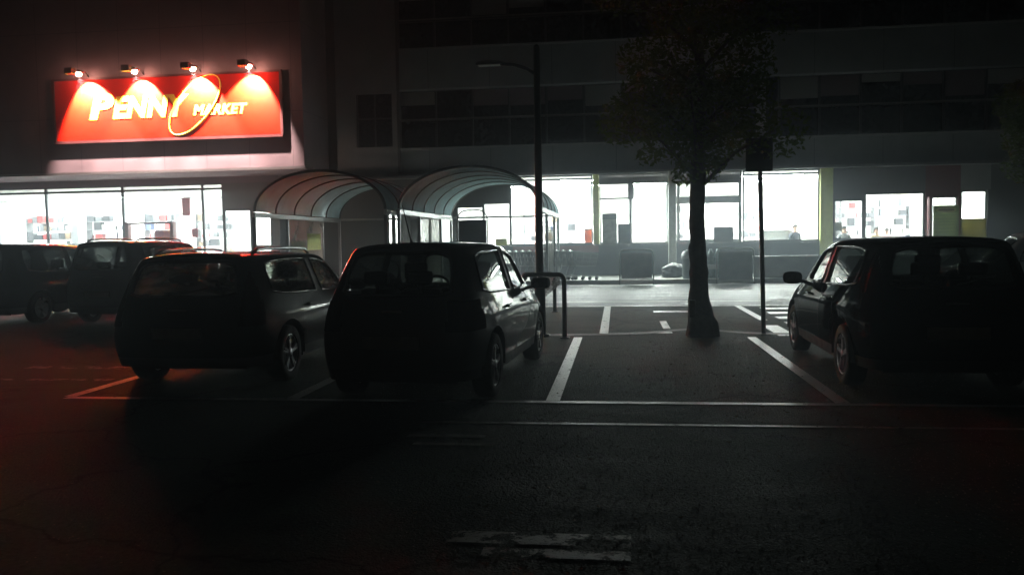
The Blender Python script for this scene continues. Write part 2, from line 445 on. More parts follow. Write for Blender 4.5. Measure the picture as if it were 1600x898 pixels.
# banded upper storeys
for z0, z1 in ((4.103, 5.10), (7.42, 8.92), (11.2, 12.6)):
    bp('parapet', band_panel, (-8.5, 40, -.06, Yf, z0, z1))
    bp('coping', wall_grey, (-8.5, 40, -.12, Yf, z1, z1 + .07))
bp('stair_wall', wall_grey, (-10.94, -8.5, 0, Yf, 4.10, 5.26), (-10.94, -10.15, 0, Yf, 5.26, 7.33), (-8.68, -8.5, 0, Yf, 5.26, 7.33), (-10.94, -8.5, 0, Yf, 7.33, 12.6))
f = bp('window', dark_glass, (-10.15, -8.68, .12, .15, 5.26, 7.33))
fr = MB()
for a in (-10.13, -9.42, -8.72): fr.box(a, a + .05, .06, .12, 5.26, 7.33)
fr.box(-10.13, -8.68, .06, .12, 6.35, 6.41); fr.build('frame', dark_alu, f)
for z0, z1 in ((5.17, 7.42), (8.99, 11.2)):
    f = bp('ribbon_window', dark_glass, (-8.5, 40, .45, .48, z0, z1))
    fr = MB(); x = -8.5; k = 0
    while x < 40:
        fr.box(x, x + .07, .36, .45, z0, z1); x += 1.45
    fr.box(-8.5, 40, .34, .45, z0 + 1.10, z0 + 1.16)
    fr.build('frame', dark_alu, f)
    bp('rail', grey_steel, (-8.5, 40, .02, .06, z0 + 1.08, z0 + 1.13))
    bp('balcony_slab', wall_dark, (-8.5, 40, .301, .9, z1 + .01, z1 + .18))
rb = random.Random(9)
for z1 in (7.42, 11.2):
    for k in range(20):
        if rb.random() < .55:
            x = -8.5 + 1.45 * k; h_ = rb.uniform(.25, 1.0)
            bp('blind', wall_grey if rb.random() < .5 else soffit_m, (x + .09, x + 1.43, .425, .446, z1 - h_, z1 - .02))
bp('downpipe', wall_dark, (-8.44, -8.34, -.17, -.07, 4.2, 12.5))
bp('upper_pier', wall_grey, (16.5, 17.4, -.05, .44, 5.17, 7.42), (5.2, 5.5, .04, .44, 5.17, 7.42))
bp('roof', wall_dark, (-30, 40, .3, 14, 12.6, 12.75))
# shop room behind the windows
room = bp('room_wall', white_wall, (-9.3, 14.0, 9.0, 9.2, .14, 3.95), (-9.3, -9.12, Yf + .004, 9.0, .14, 3.95), (13.8, 14.0, Yf + .004, 9.0, .14, 3.95))
bp('room_floor', shop_floor_m, (-9.12, 13.8, Yf + .004, 9.0, .142, .16))
bp('room_ceiling', white_wall, (-9.12, 13.8, Yf + .004, 9.0, 3.955, 4.0))
bp('partition', white_wall, (7.5, 7.6, Yf + .01, 6.0, .16, 3.95))

def glazed(x0, x1, z0, z1, muls=(), rails=(), mat=alu, fw_=.05, pane=shop_glass, frame_y=.04):
    f = MB()
    f.box(x0, x0 + fw_, frame_y, frame_y + .08, z0, z1); f.box(x1 - fw_, x1, frame_y, frame_y + .08, z0, z1)
    f.box(x0 + fw_, x1 - fw_, frame_y, frame_y + .08, z0, z0 + fw_); f.box(x0 + fw_, x1 - fw_, frame_y, frame_y + .08, z1 - fw_, z1)
    for m_ in muls: f.box(m_ - fw_/2, m_ + fw_/2, frame_y - .004, frame_y + .076, z0 + fw_, z1 - fw_)
    for r_ in rails: f.box(x0 + fw_, x1 - fw_, frame_y + .004, frame_y + .07, r_ - .03, r_ + .03)
    o = f.build('shop_window', mat, MBD)
    MB().box(x0 + .01, x1 - .01, frame_y + .035, frame_y + .041, z0 + .01, z1 - .01).build('pane', pane, o)
    return o
glazed(-8.97, -8.77, 1.335, 2.68); glazed(-8.71, -8.45, 1.335, 2.68)
glazed(-7.75, -6.35, 1.335, 2.68); glazed(-6.2, -5.14, 1.335, 2.86, mat=dark_alu); glazed(-5.14, -4.09, 1.335, 2.98)
glazed(-4.09, -.92, 1.335, 3.97, rails=(3.82,), mat=dark_alu)
glazed(-.66, .52, 1.335, 3.64, rails=(3.05,), fw_=.06); glazed(.52, 1.9, 1.335, 3.64, fw_=.05)
bp('transom_post', wall_grey, (.42, .64, -.03, .035, 3.0, 3.64))
glazed(1.9, 4.62, 1.335, 3.64, muls=(2.3,), rails=(2.93,), fw_=.11)
bp('transom_beam', wall_grey, (1.95, 4.58, -.02, .035, 2.79, 3.06))
glazed(-.66, 4.62, 3.80, 3.97, muls=(1.0, 2.6), pane=sheet_mat('frosted_glass', (.6, .6, .6), .12, .45))
glazed(4.66, 7.41, 1.335, 3.97, muls=(5.28,), rails=(3.82,), mat=dark_alu)
glazed(7.90, 9.0, 1.335, 2.84, mat=dark_alu, fw_=.08); glazed(9.0, 11.10, 1.335, 3.04, mat=dark_alu, fw_=.06)
glazed(11.32, 12.20, 1.335, 2.85); glazed(12.30, 13.22, 1.335, 3.06, fw_=.07)
bp('door_post', maroon, (11.10, 11.16, -.02, Yf, 1.335, 2.85), (11.25, 11.32, -.02, Yf, 1.335, 2.85), (12.20, 12.30, -.02, Yf, 1.335, 2.85))
bp('pier_yellow', yellow_green, (-.90, -.67, -.02, Yf, 1.335, 3.97))

# ------------------------------------------------------------------ annex with the big sign
ANX = thing('supermarket_building', 'pale clad supermarket front projecting over a strip of lit windows', 'building', (0, 28, 0))
def ap(name, mat, *boxes):
    o = None
    for b in boxes: o = MB().box(*b).build(name, mat, ANX)
    return o
ap('fascia', white_clad, (-45, -10.94, 0, 2.5, 4.22, 12.6))
ap('fascia_trim', alu, (-45, -10.90, -.03, -.003, 4.17, 4.26))
ap('soffit', soffit_m, (-45, -11.0, .02, 2.5, 4.18, 4.216))
ap('beam', soffit_m, (-45, -13.0, 2.5, 2.8, 3.93, 4.6))
ap('wall', wall_dark, (-13.3, -13.0, 2.5, 3.5, .14, 3.93), (-15.3, -13.3, 2.5, 2.8, 2.92, 3.93))
ap('plinth', sill_m, (-45, -15.3, 2.5, 2.8, .14, .55))
ap('room_wall', white_wall, (-45, -13.3, 10.8, 11.0, .14, 3.93), (-13.3, -13.15, 3.5, 10.8, .14, 3.93), (-45.2, -45, 2.8, 11.0, .14, 3.93))
ap('room_floor', shop_floor_m, (-45, -13.3, 2.8, 10.8, .142, .16))
ap('room_ceiling', white_wall, (-45, -13.3, 2.81, 10.8, 3.935, 4.0))
def glz2(x0, x1, z0, z1, muls=(), rails=(), name='shop_window', fw_=.05):
    f = MB()
    f.box(x0, x0 + fw_, 2.54, 2.62, z0, z1); f.box(x1 - fw_, x1, 2.54, 2.62, z0, z1)
    f.box(x0 + fw_, x1 - fw_, 2.54, 2.62, z0, z0 + fw_); f.box(x0 + fw_, x1 - fw_, 2.54, 2.62, z1 - fw_, z1)
    for m_ in muls: f.box(m_ - fw_/2, m_ + fw_/2, 2.536, 2.616, z0 + fw_, z1 - fw_)
    for r_ in rails: f.box(x0 + fw_, x1 - fw_, 2.544, 2.60, r_ - .04, r_ + .04)
    o = f.build(name, dark_alu, ANX)
    MB().box(x0 + .01, x1 - .01, 2.575, 2.581, z0 + .01, z1 - .01).build('pane', shop_glass, o)
for a, b in ((-34, -30), (-30, -26.2), (-26.2, -22.84), (-22.84, -19.52), (-19.52, -16.15), (-16.15, -15.3)):
    glz2(a, b, .55, 3.93, rails=(3.73,))
glz2(-15.3, -14.15, .14, 2.92, name='glass_door', fw_=.07); glz2(-14.15, -13.3, .14, 2.92, rails=(1.45,), name='glass_door', fw_=.09)

# ------------------------------------------------------------------ ceiling lights
def ceiling_light(x, y, z, label, group, lx=1.5, ly=.30):
    t = thing('ceiling_light', label, 'ceiling light', (x, y, z), 0, group)
    MB().cbox(-lx/2 - .04, lx/2 + .04, -ly/2 - .04, ly/2 + .04, -.05, 0, .01).build('frame', alu, t)
    MB().box(-lx/2, lx/2, -ly/2, ly/2, -.056, -.051).build('diffuser', tube_m, t)
    return t
cl = ceiling_light(-24, 33, 3.934, 'lit ceiling fitting inside the supermarket with the red sign', 'ceiling lights in the supermarket')
for x, y in [(-33, 33), (-28.5, 33), (-20.5, 33), (-17, 33), (-14.8, 33.2), (-33, 36.5), (-28.5, 36.5), (-24, 36.5), (-20.5, 36.5), (-17, 36.5)]:
    c = copy_tree(cl); c.location = (x, y, 3.934)
cl = ceiling_light(-7.5, 34, 3.954, 'lit ceiling fitting inside the long shop under the banded storeys', 'ceiling lights in the long shop')
for x in (-7.5, -4.5, -1.5, 1.5, 4.5, 6.5, 9.5, 12.2):
    for y in (33.6, 36.6):
        if (x, y) == (-7.5, 33.6): cl.location = (x, y, 3.954); continue
        c = copy_tree(cl); c.location = (x, y, 3.954)

# ------------------------------------------------------------------ the red sign
sign_red = pmat('sign_red', (.62, .013, .003), .6, var=.05, spec=.06)
sign_yel = pmat('sign_yellow', (.90, .78, .06), .5, var=.03)
SG = thing('shop_sign', 'wide red sign with yellow lettering lit from above on the pale clad front', 'sign', (0, 27.905, 0))
MB().cbox(-20.32, -11.74, .0, .07, 5.40, 7.56, .01).build('panel', sign_red, SG)
fm = MB()
fm.box(-20.42, -11.66, -.022, .09, 5.30, 5.395); fm.box(-20.42, -11.66, -.02, .09, 7.565, 7.64)
fm.box(-20.42, -20.325, -.02, .09, 5.396, 7.564); fm.box(-11.735, -11.64, -.02, .09, 5.396, 7.564)
fm.build('frame', pmat('sign_frame', (.10, .03, .03), .5), SG)
def text_mesh(body, x0, x1, z0, z1, name, y, shear=.22, off=.055):
    cu = bpy.data.curves.new(name, 'FONT'); cu.body = body; cu.shear = shear; cu.offset = off; cu.extrude = .006; cu.resolution_u = 6
    cu.space_character = 1.06
    o = bpy.data.objects.new(name, cu); col.objects.link(o)
    dg = bpy.context.evaluated_depsgraph_get()
    me = bpy.data.meshes.new_from_object(o.evaluated_get(dg))
    bpy.data.objects.remove(o)
    xs = [v.co.x for v in me.vertices]; ys = [v.co.y for v in me.vertices]
    a, b, c, d = min(xs), max(xs), min(ys), max(ys)
    for v in me.vertices:
        x, yy, zz = v.co
        v.co = (x0 + (x - a) / (b - a) * (x1 - x0), y - zz, z0 + (yy - c) / (d - c) * (z1 - z0))
    me.materials.clear(); me.materials.append(sign_yel); me.name = name
    ob = bpy.data.objects.new(name, me); col.objects.link(ob); ob.parent = SG
    return ob
text_mesh('P', -19.0, -17.98, 6.12, 7.05, 'initial_letter', -.012)
text_mesh('ENNY', -18.08, -15.12, 6.13, 6.93, 'lettering', -.012)
text_mesh('MARKET', -14.98, -12.94, 6.15, 6.53, 'small_lettering', -.012, off=.045)
ring = MB()
N = 72; pts = []; rad = []
ca, sa = cos(R(47)), sin(R(47))
for i in range(N):
    t = 2 * pi * i / N
    u_, v_ = 1.31 * cos(t), .60 * sin(t)
    pts.append((-14.92 + u_ * ca - v_ * sa, -.012, 6.52 + u_ * sa + v_ * ca)); rad.append(.022 + .022 * max(0, -sin(t)))
ring.tube(pts, rad, 8, closed=True); ring.build('ring_emblem', sign_yel, SG)

bulb_m = emit_mat('lamp_bulb', (1, .42, .30), 150)
SL = thing('sign_lamp', 'first floodlight on an arm, over the start of the lettering', 'lamp', (-19.02, 28, 7.67))
a = MB(); a.tube([(0, -.003, .02), (0, -.2, .16), (0, -.6, .16), (0, -.92, .06)], .018, 8); a.build('arm', dark_steel, SL)
h = MB(); h.cbox(-.15, .15, -1.16, -.92, -.08, .14, .03); h.build('housing', dark_steel, SL)
h = MB(); h.cbox(-.13, .13, -.66, -.48, .06, .13, .015); h.build('reflector', dark_steel, SL)
MB().lathe([(0, -.075), (.06, -.06), (.10, -.01), (.105, .05), (.0, .058)], (0, -.57, 0), n=16).build('bulb', bulb_m, SL)
ld = bpy.data.lights.new('lamp_light', 'SPOT'); ld.energy = SIGN_WATTS; ld.spot_size = R(92); ld.spot_blend = .30; ld.shadow_soft_size = .03; ld.color = (1, .68, .60)
lo = bpy.data.objects.new('lamp_light', ld); col.objects.link(lo); lo.parent = SL
lo.location = (0, -.57, -.12); lo.rotation_euler = (R(36), 0, 0)
for x, lab in ((-16.88, 'second floodlight on an arm, over the middle of the big letters'), (-14.69, 'third floodlight on an arm, beside the top of the yellow ring'), (-12.63, 'last floodlight on an arm, nearest the corner of the pale clad front')):
    c = copy_tree(SL); c.location = (x, 28, 7.67); c['label'] = lab
    for ch in bpy.data.objects:
        if ch.parent == c and ch.type == 'LIGHT' and x > -13: ch.rotation_euler = (R(36), R(9), 0)
lo.rotation_euler = (R(36), R(-9), 0)
for o in list(bpy.data.objects):
    if o.name.startswith('sign_lamp'): o['group'] = 'floodlights over the red sign'

# ------------------------------------------------------------------ barrel-vault canopies
vault_sheet = sheet_mat('polycarbonate', (.60, .78, .82), .05, .5)
side_sheet = sheet_mat('dirty_side_glazing', (.36, .36, .33), .45, .5)
def canopy(cx, hw, y0, y1, label):
    t = thing('vaulted_canopy', label, 'canopy', (cx, y0, 0), 0, 'arched canopies in front of the shops')
    ln = y1 - y0; ze = 2.45; rise = 1.13
    def P(a, y, k=1.0): return (-hw * k * cos(a), y, ze + rise * k * sin(a))
    nb = 5
    for b in range(nb):
        ya, yb = ln * b / nb + .03, ln * (b + 1) / nb - .03
        m = MB(); vs = []; n = 28
        for k in (1.0, .988):
            for i in range(n + 1):
                for y in (ya, yb): vs.append(P(pi * i / n, y, k))
        o = (n + 1) * 2; fs = []
        for i in range(n):
            fs.append((2*i, 2*i+1, 2*i+3, 2*i+2)); fs.append((o+2*i, o+2*i+2, o+2*i+3, o+2*i+1))
        m.add(vs, fs, True); m.build('roof_sheet', vault_sheet, t, fix=False)
    for b in range(nb + 1):
        y = ln * b / nb
        MB().tube([P(pi * i / 28, y, .992) for i in range(29)], .045, 6).build('rib', dark_steel, t)
    for s in (-1, 1):
        MB().cbox(s * hw - .05, s * hw + .05, -.05, ln + .05, ze - .16, ze - .02, .012).build('eave_beam', alu, t)
        for y in (.0, ln * .33, ln * .75, ln):
            MB().cbox(s * hw - .045, s * hw + .045, y - .045, y + .045, 0.005, ze - .165, .008).build('post', alu if y else dark_alu, t)
    MB().cbox(-hw + .05, hw - .05, ln - .03, ln + .03, ze - .1, ze - .03, .01).build('tie_bar', alu, t)
    return t, ln, hw, ze
t, ln, hw, ze = canopy(-8.40, 1.95, 22.5, 29.8, 'arched canopy with pinkish roof panels beside the supermarket corner')
MB().box(-hw - .012, -hw + .012, ln * .33 + .05, ln * .75, .25, ze - .17).build('side_glazing', side_sheet, t)
MB().box(-hw - .02, -hw + .02, .05, ln * .33 - .05, 1.36, 1.46).build('cross_bar', dark_alu, t)
pm = MB(); pm.box(-hw + .014, -hw + .02, ln * .55, ln * .72, 1.30, 1.85); pm.build('yellow_notice', yellow_green, t)
pm = MB(); pm.box(-hw + .014, -hw + .02, ln * .36, ln * .52, 1.1, 1.6); pm.build('olive_notice', pmat('olive_print', (.16, .15, .05), .6, var=.5, scale=9), t)
t, ln, hw, ze = canopy(-4.10, 1.98, 22.5, 29.8, 'arched canopy with grey roof panels in front of the long shop')
MB().box(-hw - .012, -hw + .012, ln * .33 + .05, ln * .75 - .05, .25, ze - .17).build('side_glazing', side_sheet, t)
MB().box(-hw - .014, -hw + .014, .05, ln * .17, .25, ze - .17).build('dark_side_panel', wall_dark, t)
MB().box(hw - .006, hw + .006, ln * .35 + .05, ln * .72, .3, ze - .5).build('right_glazing', side_sheet, t)

# ------------------------------------------------------------------ cars
def paint(name, c, metal=.5, rough=.35, coat=1.0):
    m, t, b = new_mat(name)
    b.inputs['Base Color'].default_value = (*c, 1); b.inputs['Metallic'].default_value = metal
    b.inputs['Roughness'].default_value = rough; b.inputs['Coat Weight'].default_value = coat; b.inputs['Specular IOR Level'].default_value = .0
    tc = t.nodes.new('ShaderNodeTexCoord'); nz = t.nodes.new('ShaderNodeTexNoise'); nz.inputs['Scale'].default_value = 1.8; nz.inputs['Detail'].default_value = 6
    mr = t.nodes.new('ShaderNodeMapRange'); mr.inputs[1].default_value = .4; mr.inputs[2].default_value = .75; mr.inputs[3].default_value = .02; mr.inputs[4].default_value = .10
    t.links.new(tc.outputs['Object'], nz.inputs[0]); t.links.new(nz.outputs[0], mr.inputs[0]); t.links.new(mr.outputs[0], b.inputs['Coat Roughness'])   # road dust
    return m

class Cage:
    def __init__(s): s.v = []; s.key = {}; s.f = []; s.m = []
    def vid(s, p):
        k = tuple(round(c, 4) for c in p)
        if k not in s.key: s.key[k] = len(s.v); s.v.append(k)
        return s.key[k]
    def patch(s, rows, mid):
        """rows: list of lists of points; mid(i, j) -> material index"""
        for sg in (1, -1):
            for i in range(len(rows) - 1):
                for j in range(len(rows[0]) - 1):
                    q = [rows[i][j], rows[i + 1][j], rows[i + 1][j + 1], rows[i][j + 1]]
                    ids = [s.vid((p[0], p[1] * sg, p[2])) for p in q]
                    if len(set(ids)) < 3: continue
                    s.f.append(ids); s.m.append(mid(i, j) if callable(mid) else mid)

PARTS = ['body', 'side_window', 'rear_window', 'windscreen', 'bumper_trim', 'pillar_trim', 'tail_light', 'headlight']
def car(name, label, loc, rz, paint_m, L=4.1, W=1.70, Hh=1.48, belt=.97, rear_roof=.42, wagon=False, rails=False, antenna=False,
        rim=rim_m, glass=car_glass, plate=True, spoiler=True, hood=.90):
    T = thing(name, label, 'car', loc, rz, 'parked cars')
    kx = L / 4.1; ky = W / 1.70
    zr = Hh - .045                        # roof edge height
    db = belt - .97
    hd = hood - .90
    bx = [.12, .45, 1.05, 1.62, 1.70, 2.70, 2.86, 3.30, 3.72, 4.00]
    bz = [.99 + db, .985 + db, .97 + db, .955 + db, .953 + db, .92 + db * .8, .91 + hd * .9, .86 + hd, .76 + hd, .66 + hd * .5]
    by = [.69, .755, .775, .785, .785, .775, .765, .74, .67, .53]
    sx = [.05, .44, 1.05, 1.62, 1.70, 2.70, 2.86, 3.30, 3.76, 4.05]
    sz = [.80 + db, .80 + db, .79 + db, .78 + db*.8, .78 + db*.8, .76 + db*.5, .75 + db*.4, .70 + hd*.6, .63 + hd*.5, .56]
    sy = [.73, .81, .83, .84, .84, .84, .835, .82, .76, .60]
    mx_ = [.0, .44, 1.05, 1.62, 1.70, 2.70, 2.86, 3.30, 3.78, 4.09]
    my = [.75, .83, .85, .85, .85, .85, .85, .84, .79, .62]
    rx = [.07, .46, 1.05, 1.62, 1.70, 2.70, 2.86, 3.30, 3.76, 4.04]
    ry = [.70, .79, .80, .81, .81, .81, .81, .80, .76, .60]
    rr = rear_roof
    wx = [rr - .03, rr + .17, 1.08, 1.61, 1.69, 2.24, 2.39]
    wz = [zr - .055, zr - .04, zr - .03, zr - .028, zr - .028, zr - .065, zr - .085]
    wy = [.585, .615, .63, .635, .635, .615, .60]
    ex = [rr + .02, rr + .20, 1.08, 1.61, 1.69, 2.20, 2.31]
    ez = [zr - .012, zr, zr + .005, zr + .005, zr + .003, zr - .02, zr - .035]
    ey = [.535, .56, .575, .58, .58, .56, .545]
    def P(x, y, z): return (x * kx, y * ky, z)
    C = Cage()
    belt_r = [P(bx[i], by[i], bz[i]) for i in range(10)]
    sh_r = [P(sx[i], sy[i], sz[i]) for i in range(10)]
    mid_r = [P(mx_[i], my[i], .52) for i in range(10)]
    rock_r = [P(rx[i], ry[i], .25) for i in range(10)]
    C.patch([rock_r, mid_r, sh_r, belt_r], lambda i, j: 0)
    wt_r = [P(wx[i], wy[i], wz[i]) for i in range(7)]
    ed_r = [P(ex[i], ey[i], ez[i]) for i in range(7)]
    def gm(i, j):
        if i == 1: return 0
        if j == 0: return 0
        if j == 1: return 1 if wagon else 0
        if j == 2: return 1
        if j == 3: return 5
        if j == 4: return 1
        return 0
    if not wagon:
        # move the quarter line so that the rear door glass still ends in a slanted pillar
        pass
    C.patch([belt_r[:7], wt_r, ed_r], gm if wagon else (lambda i, j: 0 if i == 1 or j == 0 else (1 if j in (1, 2, 4) else (5 if j == 3 else 0))))
    # columns across the car: factors of the edge y
    fr_ = [1.0, .84, .48, 0]
    def across(p, dx, dz):
        out = []
        for f_ in fr_:
            b = 1 - f_ * f_
            out.append((p[0] + dx * kx * b, p[1] * f_, p[2] + dz * b))
        return out
    # rear
    rw = [across(rock_r[0], -.05, 0), across(mid_r[0], -.07, 0), across(sh_r[0], -.08, 0), across(belt_r[0], -.09, .0)]
    C.patch([list(reversed(r_)) for r_ in rw], 0)
    gb = P(bx[0] + .018, by[0] - .012, bz[0] + .05); gt = P(wx[0] - .012, wy[0] - .02, wz[0] - .035)
    def lerp(a, b, t): return tuple(a[k] + (b[k] - a[k]) * t for k in range(3))
    g0_ = lerp(belt_r[0], wt_r[0], .10); g1_ = lerp(belt_r[0], wt_r[0], .93)
    # the rear screen: rows belt, glass bottom, glass top, roof edge — edge column shares belt/wtop/edge verts
    r_b = across(belt_r[0], -.09, 0); r_t = across(wt_r[0], -.08, .02); r_e = across(ed_r[0], -.07, .03)
    def rg(i, j): return 2 if (i == 0 and j < 2) else 0
    C.patch([list(reversed(r_b)), list(reversed(r_t)), list(reversed(r_e))], rg)
    # roof
    roof = [across(p, -.07 if i == 0 else (.07 * (i >= 5) + .03 * (i == 6)), .03 + .008 * (1 <= i <= 5)) for i, p in enumerate(ed_r)]
    C.patch(roof, 0)
    # windscreen: roof front edge, glass top, glass bottom (cowl)
    w_e = across(ed_r[6], .10, .03); w_t = across(wt_r[6], .11, .028); w_b = across(belt_r[6], .22, .03)
    C.patch([w_e, w_t, w_b], lambda i, j: 3 if i == 1 and j > 0 else 0)
    # bonnet
    hd_r = [w_b] + [across(belt_r[i], .12 + .04 * (i - 7), .05 - .008 * (i - 7)) for i in (7, 8, 9)]
    C.patch(hd_r, 0)
    fr_r = [across(belt_r[9], .20, .034), across(sh_r[9], .15, 0), across(mid_r[9], .12, 0), across(rock_r[9], .10, 0)]
    C.patch(fr_r, 0)
    me = bpy.data.meshes.new('cage'); me.from_pydata(C.v, [], C.f)
    for i, p in enumerate(me.polygons): p.material_index = C.m[i]
    for _ in range(8): me.materials.append(None)
    bm = bmesh.new(); bm.from_mesh(me); bmesh.ops.recalc_face_normals(bm, faces=bm.faces)
    cl_ = bm.edges.layers.float.new('crease_edge')
    bm.verts.ensure_lookup_table()
    shv = {bm.verts[C.vid((p[0], p[1] * g_, p[2]))] for p in sh_r[1:8] for g_ in (1, -1)}
    for e in bm.edges:
        ms = {f.material_index for f in e.link_faces}
        if len(ms) > 1: e[cl_] = .35
        a_, b_ = e.verts
        if set(e.verts) <= shv: e[cl_] = .55          # shoulder line
        if abs(a_.co.z - .25) < .02 and abs(b_.co.z - .25) < .02: e[cl_] = .8
    bm.to_mesh(me); bm.free()
    tmp = bpy.data.objects.new('cage', me); col.objects.link(tmp)
    sub = tmp.modifiers.new('s', 'SUBSURF'); sub.levels = 3; sub.render_levels = 3
    dg = bpy.context.evaluated_depsgraph_get()
    fine = bpy.data.meshes.new_from_object(tmp.evaluated_get(dg))
    bpy.data.objects.remove(tmp)
    bm = bmesh.new(); bm.from_mesh(fine)
    xw, xf_ = .74 * kx, 3.24 * kx
    zc, Rw, Ra = .305, .305, .372
    kill = []
    # regions that become lamps / dark lower trim
    for f_ in bm.faces:
        c = f_.calc_center_median()
        if f_.material_index == 0:
            if c.x < .40 * kx and .70 + db < c.z < (1.30 if wagon else .96 + db) and abs(c.y) > (.60 if wagon else .52) * ky and (c.x < .30*kx or c.z < .97): f_.material_index = 6 if (c.x < .27 * kx or not wagon) else 0
            elif c.x > 3.62 * kx and .58 < c.z < .80 + hd * .5 and abs(c.y) > .40 * ky: f_.material_index = 7
            elif c.z < .34: f_.material_index = 4
    ins = set()
    for v in bm.verts:
        if abs(v.co.y) > .55 * ky:
            for xc in (xw, xf_):
                if math.hypot(v.co.x - xc, v.co.z - zc) < Ra and v.co.z < zc + Ra: ins.add(v)
    for f_ in bm.faces:
        if all(v in ins for v in f_.verts): kill.append(f_)
    bmesh.ops.delete(bm, geom=kill, context='FACES')
    for v in bm.verts:
        if v in ins and v.link_faces:
            xc = xw if abs(v.co.x - xw) < abs(v.co.x - xf_) else xf_
            d = Vector((v.co.x - xc, 0, v.co.z - zc)); l = d.length or 1e-4
            k = Ra / l
            nz_ = zc + d.z * k
            if d.z > -.06:
                v.co.x = xc + d.x * k; v.co.z = nz_
    # split into parts
    out = {}
    mats = {0: paint_m, 1: glass, 2: glass, 3: glass, 4: black_plastic, 5: black_plastic, 6: lamp_red, 7: lamp_clear}
    bm.faces.ensure_lookup_table()
    bvh = BVHTree.FromBMesh(bm)
    for idx in range(8):
        fs = [f_ for f_ in bm.faces if f_.material_index == idx]
        if not fs: continue
        groups = [fs]
        if idx in (1, 6, 7, 5):
            groups = [[f_ for f_ in fs if f_.calc_center_median().y > 0], [f_ for f_ in fs if f_.calc_center_median().y <= 0]]
        if idx == 1:      # each side pane on its own
            gg = []
            for g_ in groups:
                gg.append([f_ for f_ in g_ if f_.calc_center_median().x > 1.66 * kx]); gg.append([f_ for f_ in g_ if f_.calc_center_median().x <= 1.66 * kx])
            groups = gg
        for g_ in groups:
            if not g_: continue
            vid = {}; vs = []; faces = []
            off = -.010 if idx in (1, 2, 3) else (.004 if idx in (6, 7) else 0)
            for f_ in g_:
                ids = []
                for v in f_.verts:
                    if v not in vid: vid[v] = len(vs); vs.append(v.co + v.normal * off)
                    ids.append(vid[v])
                faces.append(ids)
            mb = MB(); mb.add(vs, faces, True)
            po = mb.build(PARTS[idx], mats[idx], T, fix=False)
            out.setdefault(idx, []).append(po)
            if idx in (1, 2, 3):          # rubber seal round the pane
                gs = set(g_); nx_ = {}
                for f_ in g_:
                    for lp in f_.loops:
                        if not any(q in gs for q in lp.edge.link_faces if q is not f_): nx_[lp.vert] = lp.link_loop_next.vert
                start = next(iter(nx_)); loop = [start]; v = nx_[start]
                while v is not start and v in nx_ and len(loop) < 2000: loop.append(v); v = nx_[v]
                MB().tube([v.co + v.normal * .002 for v in loop], .013 if idx == 1 else .016, 6, closed=True).build('seal', seal_m, po)
    bm.free(); bpy.data.meshes.remove(fine); 
    # underbody and wheel liners
    m = MB(); m.box(.25 * kx, 3.85 * kx, -.55 * ky, .55 * ky, .20, .27)
    m.box(1.15*kx, 2.82*kx, -.78 * ky, .78 * ky, .22, .28); m.build('underbody', black_plastic, T)
    for xc in (xw, xf_):
        for s_ in (1, -1):
            ln_ = MB(); n = 14; vs = []
            for i in range(n + 1):
                a_ = -.1 + (pi + .2) * i / n
                for y in (.50 * ky, .825 * ky): vs.append((xc + Ra * .99 * cos(a_), s_ * y, zc + Ra * .99 * sin(a_)))
            ln_.add(vs, [(2*i, 2*i+1, 2*i+3, 2*i+2) for i in range(n)], True)
            ln_.add([(xc + Ra * cos(a_ * pi / 8), s_ * .5 * ky, zc + Ra * sin(a_ * pi / 8)) for a_ in range(9)], [tuple(range(9))])
            ln_.build('wheel_liner', black_plastic, T)
    # wheels
    for xc in (xw, xf_):
        for s_ in (1, -1):
            yo = .815 * ky * s_
            prof = [(.205, -.09), (.26, -.10), (.295, -.085), (Rw, -.05), (Rw, .05), (.295, .085), (.26, .10), (.205, .09)]
            wl = MB().lathe([(r_, h_) for r_, h_ in prof], (xc, yo - s_ * .09, zc), 'y', 28).build('tyre', rubber, T)
            wl.name = 'wheel'
            rm = MB(); 
            rm.lathe([(.205, -.06), (.21, .075), (.195, .088), (.185, .07), (.18, -.04)], (0, 0, 0), 'y', 28)
            for k in range(5):
                a_ = 2 * pi * k / 5 + .3
                for d_ in (-.16, .16):
                    rm.bar((.05 * cos(a_ + d_), .07, .05 * sin(a_ + d_)), (.19 * cos(a_ + d_ * .6), .075, .19 * sin(a_ + d_ * .6)), .028, .022)
            rm.lathe([(.0, .088), (.055, .085), (.06, .05)], (0, 0, 0), 'y', 14)
            rm.lathe([(.185, -.03), (.0, -.03)], (0, 0, 0), 'y', 20)
            ro = rm.build('rim', rim, wl); ro.location = (xc, yo - s_ * .09, zc); ro.scale = (1, s_, 1)
    # mirrors, handles, plate, wiper, seats
    for s_ in (1, -1):
        m = MB(); vs = []
        cxm, cym, czm = 2.58 * kx, s_ * (.785 * ky + .16), bz[5] + .07
        bmm = bmesh.new(); bmesh.ops.create_uvsphere(bmm, u_segments=16, v_segments=10, radius=1)
        bmm.verts.index_update()
        for v in bmm.verts:
            x_, y_, z_ = v.co
            q = Vector((abs(x_) ** .7 * (1 if x_ > 0 else -1) * .07, abs(y_) ** .7 * (1 if y_ > 0 else -1) * .115, abs(z_) ** .7 * (1 if z_ > 0 else -1) * .075))
            if q.x < -.03: q.x = -.03
            v.co = q
        m.add([v.co + Vector((cxm, cym, czm)) for v in bmm.verts], [[v.index for v in f_.verts] for f_ in bmm.faces], True); bmm.free()
        m.bar((cxm + .02, s_ * .74 * ky, czm - .07), (cxm + .01, cym - s_ * .05, czm - .03), .05, .04)
        mo = m.build('wing_mirror', paint_m, T)
        MB().cbox(cxm - .036, cxm - .031, cym - .09, cym + .09, czm - .055, czm + .055, .002).build('mirror_glass', dark_glass, mo)
